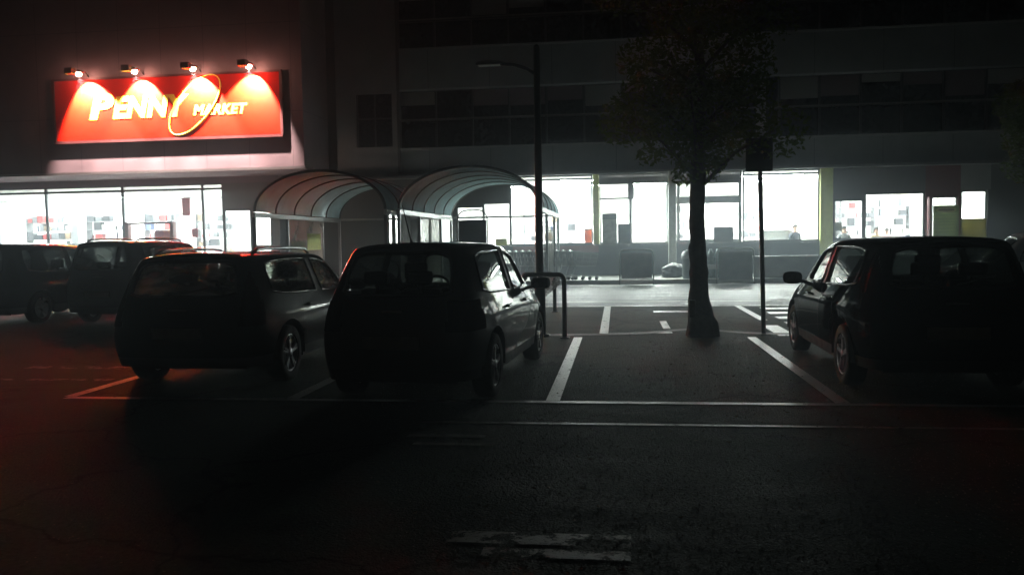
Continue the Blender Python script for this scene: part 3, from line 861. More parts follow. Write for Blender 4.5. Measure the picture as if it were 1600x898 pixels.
        for hx in (1.28, 2.22):
            hit = bvh.ray_cast(Vector((hx * kx, s_ * 2, .83 + db * .7)), Vector((0, -s_, 0)))
            if hit[0]:
                y = hit[0].y
                hm = MB(); hm.cbox(hx*kx - .085, hx*kx + .085, min(y - s_*.005, y + s_ * .04), max(y - s_*.005, y + s_ * .04), .815 + db*.7, .845 + db*.7, .01); hm.build('door_handle', paint_m, T)
    # door seams: thin dark strips lying on the flank
    sm_ = MB()
    for s_ in (1, -1):
        for xs_ in ((1.66, 1.66), (2.78, 2.72), (1.02, 1.12)):
            pr = None
            for i in range(15):
                z = .36 + (belt - .40) * i / 14
                x = (xs_[0] + (xs_[1] - xs_[0]) * i / 14) * kx
                if xs_[0] < 1.3 and z < .62: x = max(x, xw + Ra + .05)
                hit = bvh.ray_cast(Vector((x, s_ * 2, z)), Vector((0, -s_, 0)))
                if not hit[0]: pr = None; continue
                p = Vector((x, hit[0].y + s_ * .0025, z))
                if pr is not None:
                    sm_.add([pr + Vector((-.004, 0, 0)), pr + Vector((.004, 0, 0)), p + Vector((.004, 0, 0)), p + Vector((-.004, 0, 0))], [(0, 1, 2, 3)])
                pr = p
    sm_.build('door_seam', black_plastic, T, fix=False)
    hit = bvh.ray_cast(Vector((-2, 0, .60)), Vector((1, 0, 0)))
    xp = hit[0].x if hit[0] else 0
    if plate:
        MB().cbox(xp - .022, xp - .004, -.26, .26, .545, .655, .004).build('number_plate', plate_m, T)
    hit = bvh.ray_cast(Vector((-2, 0, .88 + db)), Vector((1, 0, 0)))
    xh = hit[0].x if hit[0] else 0
    MB().cbox(xh - .022, xh + .01, -.10, .10, .86 + db, .885 + db, .005).build('tailgate_handle', chrome, T)
    wp = []
    for i in range(7):
        y = -.02 - .055 * i; z = 1.035 + db + .012 * i
        hit = bvh.ray_cast(Vector((-2, y, z)), Vector((1, 0, 0)))
        if hit[0]: wp.append((hit[0].x - .012, y, z))
    if len(wp) > 2: MB().tube(wp, .008, 6).build('rear_wiper', black_plastic, T)
    st = []
    for sxp, n_, nm in ((2.02, 2, 'front_seat'), (1.02, 3, 'rear_seat')):
        for k in range(n_):
            y = (-.36 + .72 * k) if n_ == 2 else (-.44 + .44 * k)
            hw_ = .25 if n_ == 2 else .20
            m = MB()
            m.cbox(sxp*kx - .08, sxp*kx + .42, y - hw_, y + hw_, .28, .50, .05)
            bk = MB(); bk.cbox(-.06, .06, y - hw_, y + hw_, 0, .55, .05)
            for v in bk.v: m.v.append((v[0] + sxp*kx - v[2] * .22, v[1], v[2] + .48))
            for f_ in bk.f: m.f.append(tuple(i + len(m.v) - len(bk.v) for i in f_)); m.sm.append(False)
            so = m.build(nm, seat_m, T)
            hb = MB(); hb.cbox(sxp*kx - .25, sxp*kx - .16, y - .13, y + .13, 1.07, 1.26 if n_ == 2 else 1.2, .035)
            hb.tube([(sxp*kx - .19, y, .98), (sxp*kx - .2, y, 1.09)], .02, 6)
            hb.build('headrest', seat_m, so)
    m = MB(); m.cbox(2.72*kx, 3.15*kx, -.66*ky, .66*ky, .55, .93 + min(db, hd), .06); m.build('dashboard', black_plastic, T)
    pts = [(2.56*kx + .06 * sin(t_), .36 + .18 * cos(t_), .90 + .18 * sin(t_)) for t_ in [2 * pi * i / 20 for i in range(20)]]
    m = MB(); m.tube(pts, .016, 6, closed=True); m.bar((2.56*kx, .36, .9), (2.75*kx, .36, .83), .05); m.build('steering_wheel', black_plastic, T)
    if rails:
        for s_ in (1, -1):
            pr_ = []
            for i in range(13):
                x = (rr + .22 + (2.05 - rr - .22) * i / 12) * kx
                hit = bvh.ray_cast(Vector((x, s_ * .52 * ky, 3)), Vector((0, 0, -1)))
                lift = .055 if 0 < i < 12 else .005
                pr_.append((x, s_ * .52 * ky, hit[0].z + lift))
            MB().tube(pr_, .017, 8).build('roof_rail', chrome if rails == 'chrome' else dark_steel, T)
    if spoiler:
        hit = bvh.ray_cast(Vector((rr * kx + .06, 0, 3)), Vector((0, 0, -1)))
        if hit[0]:
            z = hit[0].z
            m = MB(); vs = []
            for i in range(9):
                y = (-.46 + .92 * i / 8) * ky
                h2 = bvh.ray_cast(Vector((rr * kx + .14, y, 3)), Vector((0, 0, -1)))
                zz = h2[0].z if h2[0] else z
                vs += [(rr*kx + .14, y, zz + .004), (rr*kx - .10, y * .96, zz - .022), (rr*kx - .10, y * .96, zz - .040), (rr*kx + .04, y, zz - .03)]
            fs = []
            for i in range(8):
                for k in range(3): fs.append((4*i + k, 4*i + k + 1, 4*i + k + 5, 4*i + k + 4))
            m.add(vs, fs, True); m.build('spoiler', paint_m, T)
    if antenna:
        x = antenna * kx
        hit = bvh.ray_cast(Vector((x, .12, 3)), Vector((0, 0, -1)))
        z = hit[0].z
        MB().tube([(x, .12, z - .01), (x - .03, .12, z + .03), (x - .20, .14, z + .36)], [.02, .008, .004], 6).build('antenna', black_plastic, T)
    return T

misted = glass_mat('misted_glass', (.36, .38, .36), .8)
mn = misted.node_tree; mo_ = mn.nodes['Material Output']; src = mo_.inputs[0].links[0].from_socket
tl_ = mn.nodes.new('ShaderNodeBsdfTranslucent'); tl_.inputs[0].default_value = (.55, .55, .5, 1)
nz_m = mn.nodes.new('ShaderNodeTexNoise'); nz_m.inputs['Scale'].default_value = 3.5
mr_m = mn.nodes.new('ShaderNodeMapRange'); mr_m.inputs[1].default_value = .35; mr_m.inputs[2].default_value = .65; mr_m.inputs[3].default_value = .10; mr_m.inputs[4].default_value = .45
mn.links.new(nz_m.outputs[0], mr_m.inputs[0])
ms_ = mn.nodes.new('ShaderNodeMixShader'); mn.links.new(mr_m.outputs[0], ms_.inputs[0]); mn.links.new(src, ms_.inputs[1]); mn.links.new(tl_.outputs[0], ms_.inputs[2]); mn.links.new(ms_.outputs[0], mo_.inputs[0])
RZ = R(90)   # car forward (+x) points to +Y (towards the shops)
car('hatchback_car', 'dark grey hatchback with a roof aerial, parked beside the lamp post with its flank lit', (-1.97, 7.0, 0), RZ - R(4.2), paint('silver_grey_paint', (.10, .105, .105), .25, .45, .75), L=4.05, W=1.60, Hh=1.49, antenna=.95)
car('estate_car', 'dark estate car with chrome roof rails, beside the grey hatchback', (-4.40, 7.75, 0), RZ - R(.5), paint('dark_green_grey_paint', (.022, .024, .023), .3, .4, .4), L=4.2, W=1.79, Hh=1.42, belt=.93, rear_roof=.30, wagon=True, rails='chrome', hood=.86, glass=misted)
car('people_carrier', 'black people carrier in front of the supermarket windows, its tail behind the estate car', (-9.78, 14.4, 0), RZ, paint('black_violet_paint', (.010, .009, .012), .0, .4, .4), L=4.3, W=1.68, Hh=1.63, belt=1.02, rear_roof=.22, wagon=True, rails='dark', hood=.96, glass=privacy_glass)
car('people_carrier', 'dark people carrier cut by the frame edge, beside the black one with roof rails', (-12.22, 14.2, 0), RZ, paint('dark_brown_paint', (.014, .011, .012), .0, .4, .4), L=4.3, W=1.72, Hh=1.60, belt=1.0, rear_roof=.25, wagon=True, rails=False, hood=.95, glass=privacy_glass)
car('people_carrier', 'black people carrier alone beyond the empty bay and the thin sign pole', (2.98, 7.68, 0), RZ - R(1.3), paint('black_paint', (.004, .004, .0045), .0, .5, .22), L=4.15, W=1.66, Hh=1.47, belt=.96, rear_roof=.26, wagon=True, hood=.92)
car('hatchback_car', 'pale silver hatchback standing crosswise behind the black people carrier, cut by the frame', (9.62, 15.7, 0), R(166), paint('pale_silver_paint', (.60, .60, .60), .15, .35), L=4.0, W=1.72, Hh=1.54)

# ------------------------------------------------------------------ street lamp, hoops, sign pole
t = thing('street_lamp', 'tall thin unlit lamp post with an arm, standing by the grey hatchback', 'street lamp', (-1.19, 12.6, 0))
MB().tube([(0, 0, 0), (0, 0, .9), (0, 0, .95), (0, 0, 4.42)], [.085, .085, .064, .050], 14).build('pole', dark_steel, t)
MB().lathe([(.14, 0), (.14, .03), (.09, .05)], n=16).build('base_plate', dark_steel, t)
MB().tube([(0, 0, 4.0), (-.15, 0, 4.10), (-.35, 0, 4.17), (-.56, 0, 4.19)], .026, 8).build('arm', dark_steel, t)
hm = MB(); vs = []; n = 12
prof = [(-.52, .03, .03), (-.58, .07, .05), (-.75, .09, .06), (-.88, .075, .05), (-.94, .03, .03)]
for x, wy_, hz in prof:
    for k in range(n):
        a_ = 2 * pi * k / n
        vs.append((x, wy_ * cos(a_), 4.20 + max(hz * sin(a_), -.022)))
hm.add(vs, [(i*n + k, i*n + (k+1) % n, (i+1)*n + (k+1) % n, (i+1)*n + k) for i in range(4) for k in range(n)], True)
hd_ = hm.build('lamp_head', grey_steel, t)
MB().cbox(-.90, -.56, -.06, .06, 4.168, 4.177, .003).build('lens', pmat('lamp_lens', (.6, .58, .5), .4), hd_)
MB().tube([(.0, 0, 4.42), (0, 0, 4.46)], [.052, .02], 12).build('cap', dark_steel, t)

def hoop(x0, x1, y, h_, rad, mat, rc=.09):
    pts = [(x0, y, 0)]
    pts += [(x0 + rc - rc * cos(a_), y, h_ - rc + rc * sin(a_)) for a_ in [pi/2 * i / 6 for i in range(7)]]
    pts += [(x1 - rc + rc * sin(a_), y, h_ - rc + rc * cos(a_)) for a_ in [pi/2 * i / 6 for i in range(7)]]
    pts.append((x1, y, 0))
    return MB().tube(pts, rad, 12)
t = thing('barrier_hoop', 'dark steel hoop barrier close beside the lamp post', 'barrier', (0, 12.36, 0))
hoop(-1.42, -.80, 0, .965, .035, dark_steel).build('hoop', dark_steel, t)
for x in (-1.42, -.80): MB().lathe([(.075, 0), (.075, .012), (.04, .02)], (x, 0, 0), n=14).build('foot_plate', dark_steel, t)
t = thing('barrier_hoop', 'lower dark hoop barrier further back with a crumpled plastic sheet tied on', 'barrier', (0, 16.9, 0))
hoop(-1.95, -1.29, 0, .80, .038, dark_steel).build('hoop', dark_steel, t)
for x in (-1.95, -1.29): MB().lathe([(.075, 0), (.075, .012), (.04, .02)], (x, 0, 0), n=14).build('foot_plate', dark_steel, t)
sh = MB(); vs = []; nx, nz = 14, 14
rs = random.Random(3)
for i in range(nx + 1):
    for k in range(nz + 1):
        u_, v_ = i / nx, k / nz
        x = -1.06 - .02 + .34 * u_; z = .93 - .50 * v_ * (1 - .55 * u_)
        vs.append((x - .33, 14.2 + .05 * sin(9 * u_ + 7 * v_) + rs.uniform(-.02, .02), z))
sh.add(vs, [(i*(nz+1)+k, i*(nz+1)+k+1, (i+1)*(nz+1)+k+1, (i+1)*(nz+1)+k) for i in range(nx) for k in range(nz)], False)
for v in range(len(sh.v)):
    x, y, z = sh.v[v]; sh.v[v] = (x - .10, y + 2.62, z - .13)
tag(sh.build('plastic_sheet', sheet_mat('grey_plastic_film', (.45, .40, .38), .25, .5), None, fix=False), 'crumpled pale plastic sheet hanging from the lower hoop barrier', 'plastic sheet')

t = thing('parking_sign', 'dark backed square road sign on a thin pole by the black people carrier', 'road sign', (2.22, 12.9, 0))
MB().tube([(0, 0, 0), (-.03, 0, 1.3), (-.07, 0, 2.99)], .034, 12).build('pole', grey_steel, t)
MB().cbox(-.28, .12, -.062, -.048, 2.47, 2.97, .006).build('sign_plate', dark_steel, t)
cb_ = MB()
for z in (2.58, 2.85): cb_.cbox(-.12, .0, -.0475, .04, z, z + .03, .005)
cb_.build('clamp', grey_steel, t)

# ------------------------------------------------------------------ ad boards in hoop frames by the kerb
def board(x0, x1, y, h_, z0, label, bm_):
    t = thing('advert_stand', label, 'advert stand', ((x0 + x1) / 2, y, 0), 0, 'hoop framed advert stands')
    hw_ = (x1 - x0) / 2
    hoop(-hw_, hw_, 0, h_, .024, grey_steel, .14).build('hoop', grey_steel, t)
    MB().cbox(-hw_ + .05, hw_ - .05, -.02, .02, z0, h_ - .10, .008).build('board', bm_, t)
    MB().bar((-hw_, 0, z0 - .02), (hw_, 0, z0 - .02), .03).build('cross_bar', grey_steel, t)
    return t
brown_print = pmat('brown_print', (.14, .09, .085), .6, var=.45, scale=4)
grey_print = pmat('grey_print', (.08, .075, .07), .6, var=.4, scale=4)
board(.08, 1.17, 27.15, 1.14, .20, 'brownish poster board in a steel hoop, between trolleys and white pillar', brown_print)
board(3.2, 4.37, 27.15, 1.15, .12, 'dark grey poster board in a steel hoop, between tree trunk and sign pole', grey_print)
t = thing('notice_board', 'dark notice board in a tall hoop frame under the second canopy', 'notice board', (-4.25, 24.0, 0))
hoop(-.45, .45, 0, 2.42, .022, dark_steel, .28).build('hoop', dark_steel, t)
MB().cbox(-.42, .42, -.02, .02, 1.05, 2.13, .01).build('board', pmat('dark_board', (.03, .03, .034), .6), t)

# ------------------------------------------------------------------ white pillar, rubbish bag, bin, low wall
t = thing('white_pillar', 'white square pillar standing before the centre of the lit windows', 'pillar', (2.02, 30.8, .14))
MB().cbox(-.14, .14, -.14, .14, .06, 3.82, .02).build('shaft', pmat('white_pillar_paint', (.62, .62, .58), .6), t)
MB().cbox(-.18, .18, -.18, .18, 0, .058, .01).build('base', wall_grey, t)
def bag(name, label, loc, sx_, sy_, sz_, mat, seed):
    bmm = bmesh.new(); bmesh.ops.create_icosphere(bmm, subdivisions=4, radius=1)
    rs = random.Random(seed); bmm.verts.index_update()
    from mathutils import noise as nz_
    for v in bmm.verts:
        n = nz_.noise(v.co * 2.5 + Vector((seed, 0, 0))) * .22 + nz_.noise(v.co * 6) * .08
        c = v.co * (1 + n); v.co = Vector((c.x * sx_, c.y * sy_, max(c.z, -.75) * sz_ + .75 * sz_))
    m = MB(); m.add([v.co for v in bmm.verts], [[v.index for v in f_.verts] for f_ in bmm.faces], True); bmm.free()
    o = m.build(name, mat, None, loc); return tag(o, label, 'rubbish bag')
bag('rubbish_bag', 'dark rubbish bag slumped at the foot of the white pillar', (1.95, 29.2, .14), .42, .34, .27, black_plastic, 2)
def bin_(x, y, lab, mat, hgt):
    t = thing('waste_bin', lab, 'waste bin', (x, y, .14), 0)
    MB().lathe([(0, 0), (.22, 0), (.24, .05), (.26, hgt * .7), (.27, hgt * .72)], n=22).build('drum', mat, t)
    MB().lathe([(.285, hgt * .70), (.29, hgt * .78), (.27, hgt * .88), (.2, hgt * .97), (.08, hgt * 1.02), (0, hgt * 1.03)], n=22).build('dome_lid', grey_steel, t)
    return t
bin_(2.42, 28.1, 'grey waste bin with a pale domed lid, just left of the tree trunk', pmat('bin_green', (.07, .10, .10), .5), .95)
t = thing('water_bottle_stack', 'pale wrapped pack showing behind the tree trunk and the dark poster board', 'bottle pack', (3.15, 28.3, .14))
m = MB()
for i in range(3):
    for k in range(2):
        m.lathe([(0, 0), (.11, .01), (.11, .55), (.10, .60), (.11, .65), (.11, .78), (.04, .92), (.04, .98), (0, .98)], (-.24 + .23 * i, .23 * k, 0), n=12)
m.build('bottles', pmat('blue_plastic', (.25, .34, .36), .25), t)
MB().cbox(-.38, .36, -.14, .37, .30, .46, .02).build('wrap', pmat('clear_wrap', (.45, .48, .48), .3), t)

t = thing('low_wall', 'low grey wall along the kerb under the right half of the windows', 'wall', (0, 28.2, 0))
MB().box(4.55, 20, 0, .25, .14, .80).build('wall', pmat('rough_grey_wall', (.21, .205, .19), .85, var=.25, scale=2.5, bump=.3), t)
MB().cbox(4.5, 20, -.04, .29, .803, .86, .01).build('coping', kerb_m, t)

# ------------------------------------------------------------------ shopping trolleys
def trolley():
    t = thing('shopping_trolley', 'trolley', 'shopping trolley')
    b = MB(); L_, W0, W1, z0, z1, z2 = .85, .40, .56, .46, .86, .98
    def pt(u_, s_, v_):      # u along (0 handle end, 1 nose), s -1..1 across, v 0 bottom 1 top
        wd = (W1 + (W0 - W1) * u_) / 2 * (.82 + .18 * v_)
        top = z2 + (z1 - z2) * u_
        bot = z0 + .04 * (1 - u_)
        return (L_ * u_ * (.90 + .10 * v_), s_ * wd, bot + (top - bot) * v_)
    for i in range(15):
        u_ = i / 14
        for s_ in (-1, 1): b.bar(pt(u_, s_, 0), pt(u_, s_, 1), .009)
        b.bar(pt(u_, -1, 0), pt(u_, 1, 0), .006)
    for v_ in (0, .33, .66, 1):
        for s_ in (-1, 1): b.bar(pt(0, s_, v_), pt(1, s_, v_), .026 if v_ == 1 else .008)
        b.bar(pt(1, -1, v_), pt(1, 1, v_), .010)
    for k in range(9):
        s_ = -1 + k / 4
        b.bar(pt(1, s_, 0), pt(1, s_, 1), .006); b.bar(pt(0, s_, 0), pt(0, s_, 1), .006)
    b.build('basket', grey_steel, t)
    MB().cbox(-.03, -.01, -.23, .23, .78, 1.0, .006).build('child_seat_flap', MATS.get('flap_plastic') or pmat('flap_plastic', (.6, .6, .6), .4), t)
    h = MB(); h.tube([(-.10, -.28, 1.0), (-.10, .28, 1.0)], .032, 8); h.build('handle', pmat('handle_plastic', (.75, .75, .75), .35) if 'handle_plastic' not in MATS else MATS['handle_plastic'], t)
    f_ = MB()
    for s_ in (-1, 1):
        f_.tube([(-.10, s_ * .27, 1.0), (.02, s_ * .27, .96), (.10, s_ * .26, .50), (-.02, s_ * .26, .15), (.82, s_ * .19, .13)], .014, 6)
    f_.tube([(.82, -.19, .13), (.82, .19, .13)], .012, 6); f_.build('frame', chrome, t)
    for x, y in ((.0, .26), (.0, -.26), (.80, .19), (.80, -.19)):
        MB().lathe([(0, -.015), (.055, -.015), (.06, 0), (.055, .015), (0, .015)], (x, y, .06), 'y', 14).build('castor', rubber, t)
    return t
tr = trolley()
labs = ['leading shopping trolley, its nose nearest the brown poster board', 'rearmost shopping trolley of the nested row, seen left of the lamp post']
for i in range(10):
    o = tr if i == 0 else copy_tree(tr)
    o.location = (-1.50 - .235 * i, 27.95 + .02 * sin(i * 2.1), .14)
    o['label'] = labs[0] if i == 0 else (labs[1] if i == 9 else ('second', 'third', 'fourth', 'fifth', 'sixth', 'seventh', 'eighth', 'ninth')[i - 1] + ' shopping trolley from the brown poster board in the nested row')
    o['group'] = 'shopping trolleys nested in a row'

# ------------------------------------------------------------------ trees
leaf_m = sheet_mat('leaf', (.12, .17, .045), 0, .5)
def leaves(parent, centres, n, size, seed, name='crown'):
    rs = random.Random(seed); vs = []; fs = []
    tot = sum(c[3] ** 2 for c in centres)
    for cx, cy_, cz, r_ in centres:
        for _ in range(int(n * r_ ** 2 / tot)):
            while True:
                p = Vector((rs.uniform(-1, 1), rs.uniform(-1, 1), rs.uniform(-1, 1)))
                if .15 < p.length < 1 and rs.random() < p.length ** 1.2: break
            c = Vector((cx, cy_, cz)) + Vector((p.x * r_, p.y * r_, p.z * r_ * .8))
            a = Vector((rs.gauss(0, 1), rs.gauss(0, 1), rs.gauss(0, .7))).normalized()
            b = a.cross(Vector((rs.gauss(0, 1), rs.gauss(0, 1), rs.gauss(0, 1)))).normalized()
            s_ = size * rs.uniform(.6, 1.3); o = len(vs)
            nrm = a.cross(b) * s_ * .15
            vs += [c - a * s_, c + b * s_ * .45 + nrm, c + a * s_, c - b * s_ * .45 + nrm]
            fs.append((o, o + 1, o + 2, o + 3))
    m = MB(); m.add(vs, fs); return m.build(name, leaf_m, parent, fix=False)
t = thing('tree', 'slim leafy tree with a swollen trunk base standing at the head of the empty bay', 'tree', (1.26, 12.6, 0))
prof = [(0, 0, -.02, .245), (.0, 0, .12, .225), (-.01, 0, .30, .19), (-.02, .0, .50, .16), (-.035, 0, .56, .155), (-.04, 0, .75, .135), (-.05, 0, 1.1, .122), (-.07, 0, 1.35, .135), (-.06, 0, 1.42, .118), (-.07, 0, 1.8, .112), (-.05, 0, 2.4, .11), (-.03, .05, 3.0, .085), (.03, .08, 3.7, .06), (.0, .1, 4.6, .03)]
pf = []
for a_, b_ in zip(prof[:-1], prof[1:]):
    k_ = max(1, int((b_[2] - a_[2]) / .07))
    for i in range(k_): pf.append(tuple(a_[c] + (b_[c] - a_[c]) * i / k_ for c in range(4)))
prof = pf + [prof[-1]]
n = 26; vs = []
from mathutils import noise as mnoise
for i, (x, y, z, r_) in enumerate(prof):
    for k in range(n):
        a_ = 2 * pi * k / n
        rr_ = r_ * (1 + .16 * mnoise.noise(Vector((cos(a_) * 2, sin(a_) * 2, z * 2.5))) + .13 * mnoise.noise(Vector((cos(a_) * 4, sin(a_) * 4, z * 9))) + (.10 * cos(5 * a_) if z < .3 else .02 * cos(7 * a_)))
        vs.append((x + rr_ * cos(a_), y + rr_ * sin(a_), z))
m = MB(); m.add(vs, [(i*n + k, i*n + (k+1) % n, (i+1)*n + (k+1) % n, (i+1)*n + k) for i in range(len(prof) - 1) for k in range(n)], True)
m.build('trunk', bark, t)
m = MB(); m.cbox(-.20, -.10, -.17, .12, .30, .56, .02); m.build('bark_stub', bark, t)
rs = random.Random(5)
ends = []
for i in range(13):
    a_ = 2.4 * i + rs.uniform(-.3, .3); z0 = 2.2 + .17 * i
    l_ = rs.uniform(.8, 1.25)
    p0 = Vector((-.05, .02, z0)); p2 = p0 + Vector((cos(a_) * l_, sin(a_) * l_, rs.uniform(.35, 1.0))); p1 = (p0 + p2) / 2 + Vector((0, 0, .12))
    MB().tube([p0, p1, p2], [.038, .024, .008], 7).build('limb', bark, t); ends.append(p2)
cs = [(-.05, 0, 3.3, .75), (.0, .0, 4.1, 1.05), (.0, .1, 5.0, 1.0), (-.05, 0, 2.58, .40), (.1, .1, 2.9, .55), (-.45, -.1, 3.05, .5), (-.24, 0, 2.42, .24), (.22, .1, 2.62, .2), (-.75, 0, 2.72, .22)] + [(p.x, p.y, p.z, rs.uniform(.35, .55)) for p in ends]
leaves(t, cs, 9500, .052, 11)
t = thing('tree', 'bushy tree at the frame edge above the silver hatchback', 'tree', (9.95, 20.0, 0))
MB().tube([(0, 0, 0), (.02, 0, .6), (-.03, 0, 1.6), (0, 0, 2.6), (.05, 0, 4.2)], [.2, .15, .13, .11, .04], 12).build('trunk', bark, t)
for i in range(8):
    a_ = 2.4 * i; p0 = Vector((0, 0, 2.0 + .2 * i)); p2 = p0 + Vector((cos(a_) * 1.1, sin(a_) * 1.1, .7))
    MB().tube([p0, (p0 + p2) / 2 + Vector((0, 0, .1)), p2], [.04, .025, .008], 7).build('limb', bark, t)
cs = [(0, 0, 4.2, 1.25), (-.5, -.3, 3.6, .85), (-.75, 0, 3.0, .5), (.6, 0, 3.2, .8), (-.55, .2, 4.4, .8)]
leaves(t, cs, 5200, .07, 12)

# ------------------------------------------------------------------ inside the shops: shelves, goods, counters, people, posters
goods_cols = [pmat('carton_brown', (.16, .11, .07), .6, var=.3), pmat('carton_grey', (.11, .11, .12), .6, var=.3), pmat('carton_red', (.30, .03, .03), .5, var=.2),
              pmat('carton_blue', (.06, .09, .22), .5, var=.2), pmat('carton_dark', (.035, .035, .04), .5, var=.2), pmat('carton_pale', (.5, .5, .46), .5, var=.2)]
def carton_mesh(mat, i):
    m = MB(); m.cbox(-.5, .5, -.5, .5, 0, .94, .03)
    m.add([(-.5, -.04, .944), (.5, -.04, .944), (.5, .04, .944), (-.5, .04, .944)], [(0, 1, 2, 3)])     # closing flap
    me = m.build('carton', mat); return me
def bottle_obj(mat):
    return MB().lathe([(0, 0), (.32, 0), (.35, .05), (.35, .58), (.12, .80), (.12, .95), (.16, .96), (.16, 1.0), (0, 1.0)], n=12).build('bottle', mat)
protos = [carton_mesh(goods_cols[i], i) for i in range(6)] + [bottle_obj(goods_cols[4]), bottle_obj(goods_cols[3]), bottle_obj(goods_cols[2])]
used = set()
def good(pi_, x, y, z, sx_, sy_, sz_, label, group):
    o = protos[pi_]
    if pi_ in used: o = o.copy(); col.objects.link(o)
    used.add(pi_)
    o.location = (x, y, z); o.scale = (sx_, sy_, sz_)
    tag(o, label, 'bottle' if pi_ >= 6 else 'carton', group)
shelf_grey = pmat('shelf_grey', (.13, .13, .14), .5)
def gondola(x, y, wd, zb, levels, label, goods_label, group, seed, dens=.7):
    where = label.replace('wide ', '').replace('white shelf unit ', '')
    goods_label = 'goods on the shelf unit ' + where; group = 'goods on the shelf unit ' + where
    t = thing('shelf_unit', label, 'shelves', (x, y, zb))
    for s_ in (-1, 1): MB().cbox(s_ * wd/2 - .02, s_ * wd/2 + .02, -.22, .22, 0, levels[-1] + .35, .006).build('upright', shelf_grey, t)
    rs = random.Random(seed)
    for lz in levels:
        MB().cbox(-wd/2 + .022, wd/2 - .022, -.22, .22, lz - .03, lz, .006).build('shelf_board', shelf_grey, t)
        xx = -wd/2 + .12
        if lz < .9: continue
        while xx < wd/2 - .14:
            w_ = rs.uniform(.18, .40)
            if rs.random() < dens:
                p = rs.choice([0, 1, 1, 2, 3, 4, 4, 5, 6, 7, 8])
                h_ = rs.uniform(.18, .36)
                good(p, x + xx + w_/2 - .05, y - .05, zb + lz, (w_ * .9 if p < 6 else .12), (.3 if p < 6 else .12), h_, goods_label, group)
            xx += w_ + .02
LV = [.12, .55, .95, 1.35, 1.75, 2.12, 2.50]
gl = 'goods standing on the shelves inside the supermarket with the red sign'
for i, (x, y, wd) in enumerate(((-25.2, 34.0, 2.2), (-22.2, 33.6, 1.8), (-20.6, 35.2, 1.5), (-18.6, 36.2, 1.6), (-29, 34, 2.2))):
    gondola(x, y, wd, .16, LV, ['wide white shelf unit at the cut off end of the supermarket window', 'white shelf unit behind the first full pane of the supermarket', 'white shelf unit deeper in, behind the second mullion', 'white shelf unit behind the maroon doorway', 'white shelf unit furthest along the supermarket front'][i], gl, 'goods on the supermarket shelves', 20 + i, .85)
g2 = 'goods standing on the shelves inside the long shop'
for i, (x, y, wd) in enumerate(((-3.2, 35.0, 1.5), (-1.5, 34.6, 1.3), (3.0, 36.5, 1.8), (5.6, 37, 1.4), (8.6, 35.6, 1.2), (10.0, 36.5, 1.5), (11.0, 34.8, 1.2))):
    gondola(x, y, wd, .16, LV, ['white shelf unit seen behind the right end of the second canopy', 'white shelf unit by the yellow green strip', 'white shelf unit seen right of the tree trunk', 'white shelf unit behind the sign pole', 'white shelf unit just right of the yellow green column', 'white shelf unit in the middle of the wide low window', 'white shelf unit beside the maroon door post'][i], g2, 'goods on the long shop shelves', 40 + i, .6)

def poster(name, x, y, z, wd, ht, mat, label, cat='poster', border=None):
    t = thing(name, label, cat, (x, y, z))
    MB().cbox(-wd/2, wd/2, -.006, .006, 0, ht, .002).build('sheet', mat, t)
    if border: MB().box(-wd/2, wd/2, -.010, -.0065, ht * .80, ht).build('title_band', border, t)
    return t
poster('poster', -.28, 31.50, 1.34, .56, 1.15, pmat('grey_poster', (.35, .35, .33), .6, var=.35, scale=6), 'tall grey poster with a dark heading, beside the yellow green strip', border=pmat('poster_head', (.12, .13, .14), .6))
poster('poster', .27, 31.49, 1.34, .48, .74, pmat('slate_poster', (.10, .12, .13), .6, var=.3, scale=6), 'shorter slate coloured poster right of the tall grey one')
poster('poster', 3.95, 31.48, 1.34, .72, .56, pmat('dark_poster', (.09, .09, .10), .6, var=.3, scale=6), 'dark wide poster low in the pane just right of the tree trunk')
poster('poster', -4.45, 31.47, 1.34, .45, .26, pmat('lime_poster', (.36, .36, .03), .6), 'small lime yellow poster in the window beside the notice board')
poster('poster', -17.1, 31.0, 2.72, .34, .72, pmat('red_poster', (.55, .06, .09), .6, var=.4, scale=7), 'red hanging poster high in the supermarket window')
poster('poster', -16.72, 30.9, 1.85, .26, .36, pmat('red_notice', (.5, .05, .08), .6, var=.3, scale=9), 'small red notice right of the maroon doorway')
poster('poster', 12.75, 31.51, 1.34, .88, .70, sheet_mat('striped_poster', (.20, .185, .055), 0, .6), 'brown and yellow poster filling the lower half of the last window')
# the green board with text lines
t = thing('offer_board', 'green board with an oval heading and dark text lines, hung in the door pane', 'poster', (11.78, 31.42, 1.38))
MB().box(-.44, .44, -.004, .004, 0, 1.15).build('board', sheet_mat('board_green', (.15, .175, .085), 0, .6), t)
m = MB(); vs = []
for k in range(32):
    a_ = 2 * pi * k / 32; vs.append((.36 * cos(a_), -.016, .99 + .115 * sin(a_)))
m.add(vs, [tuple(range(32))]); m.build('oval_heading', pmat('oval_yellow', (.34, .30, .12), .6), t)
rs = random.Random(4); m = MB()
x = -.24
while x < .22:
    w_ = rs.uniform(.03, .06); m.box(x, x + w_, -.021, -.017, .955, 1.02); x += w_ + .015
m.build('heading_marks', pmat('heading_red', (.10, .05, .03), .6), t)
for i, z in enumerate((.78, .64, .54, .44, .30, .18, .08)):
    x = -.36; m = MB()
    while x < .30:
        w_ = rs.uniform(.05, .14); m.box(x, min(x + w_, .37), -.017, -.013, z, z + .034); x += w_ + .012
    m.build('text_line', MATS.get('text_dark') or pmat('text_dark', (.05, .065, .03), .6), t)

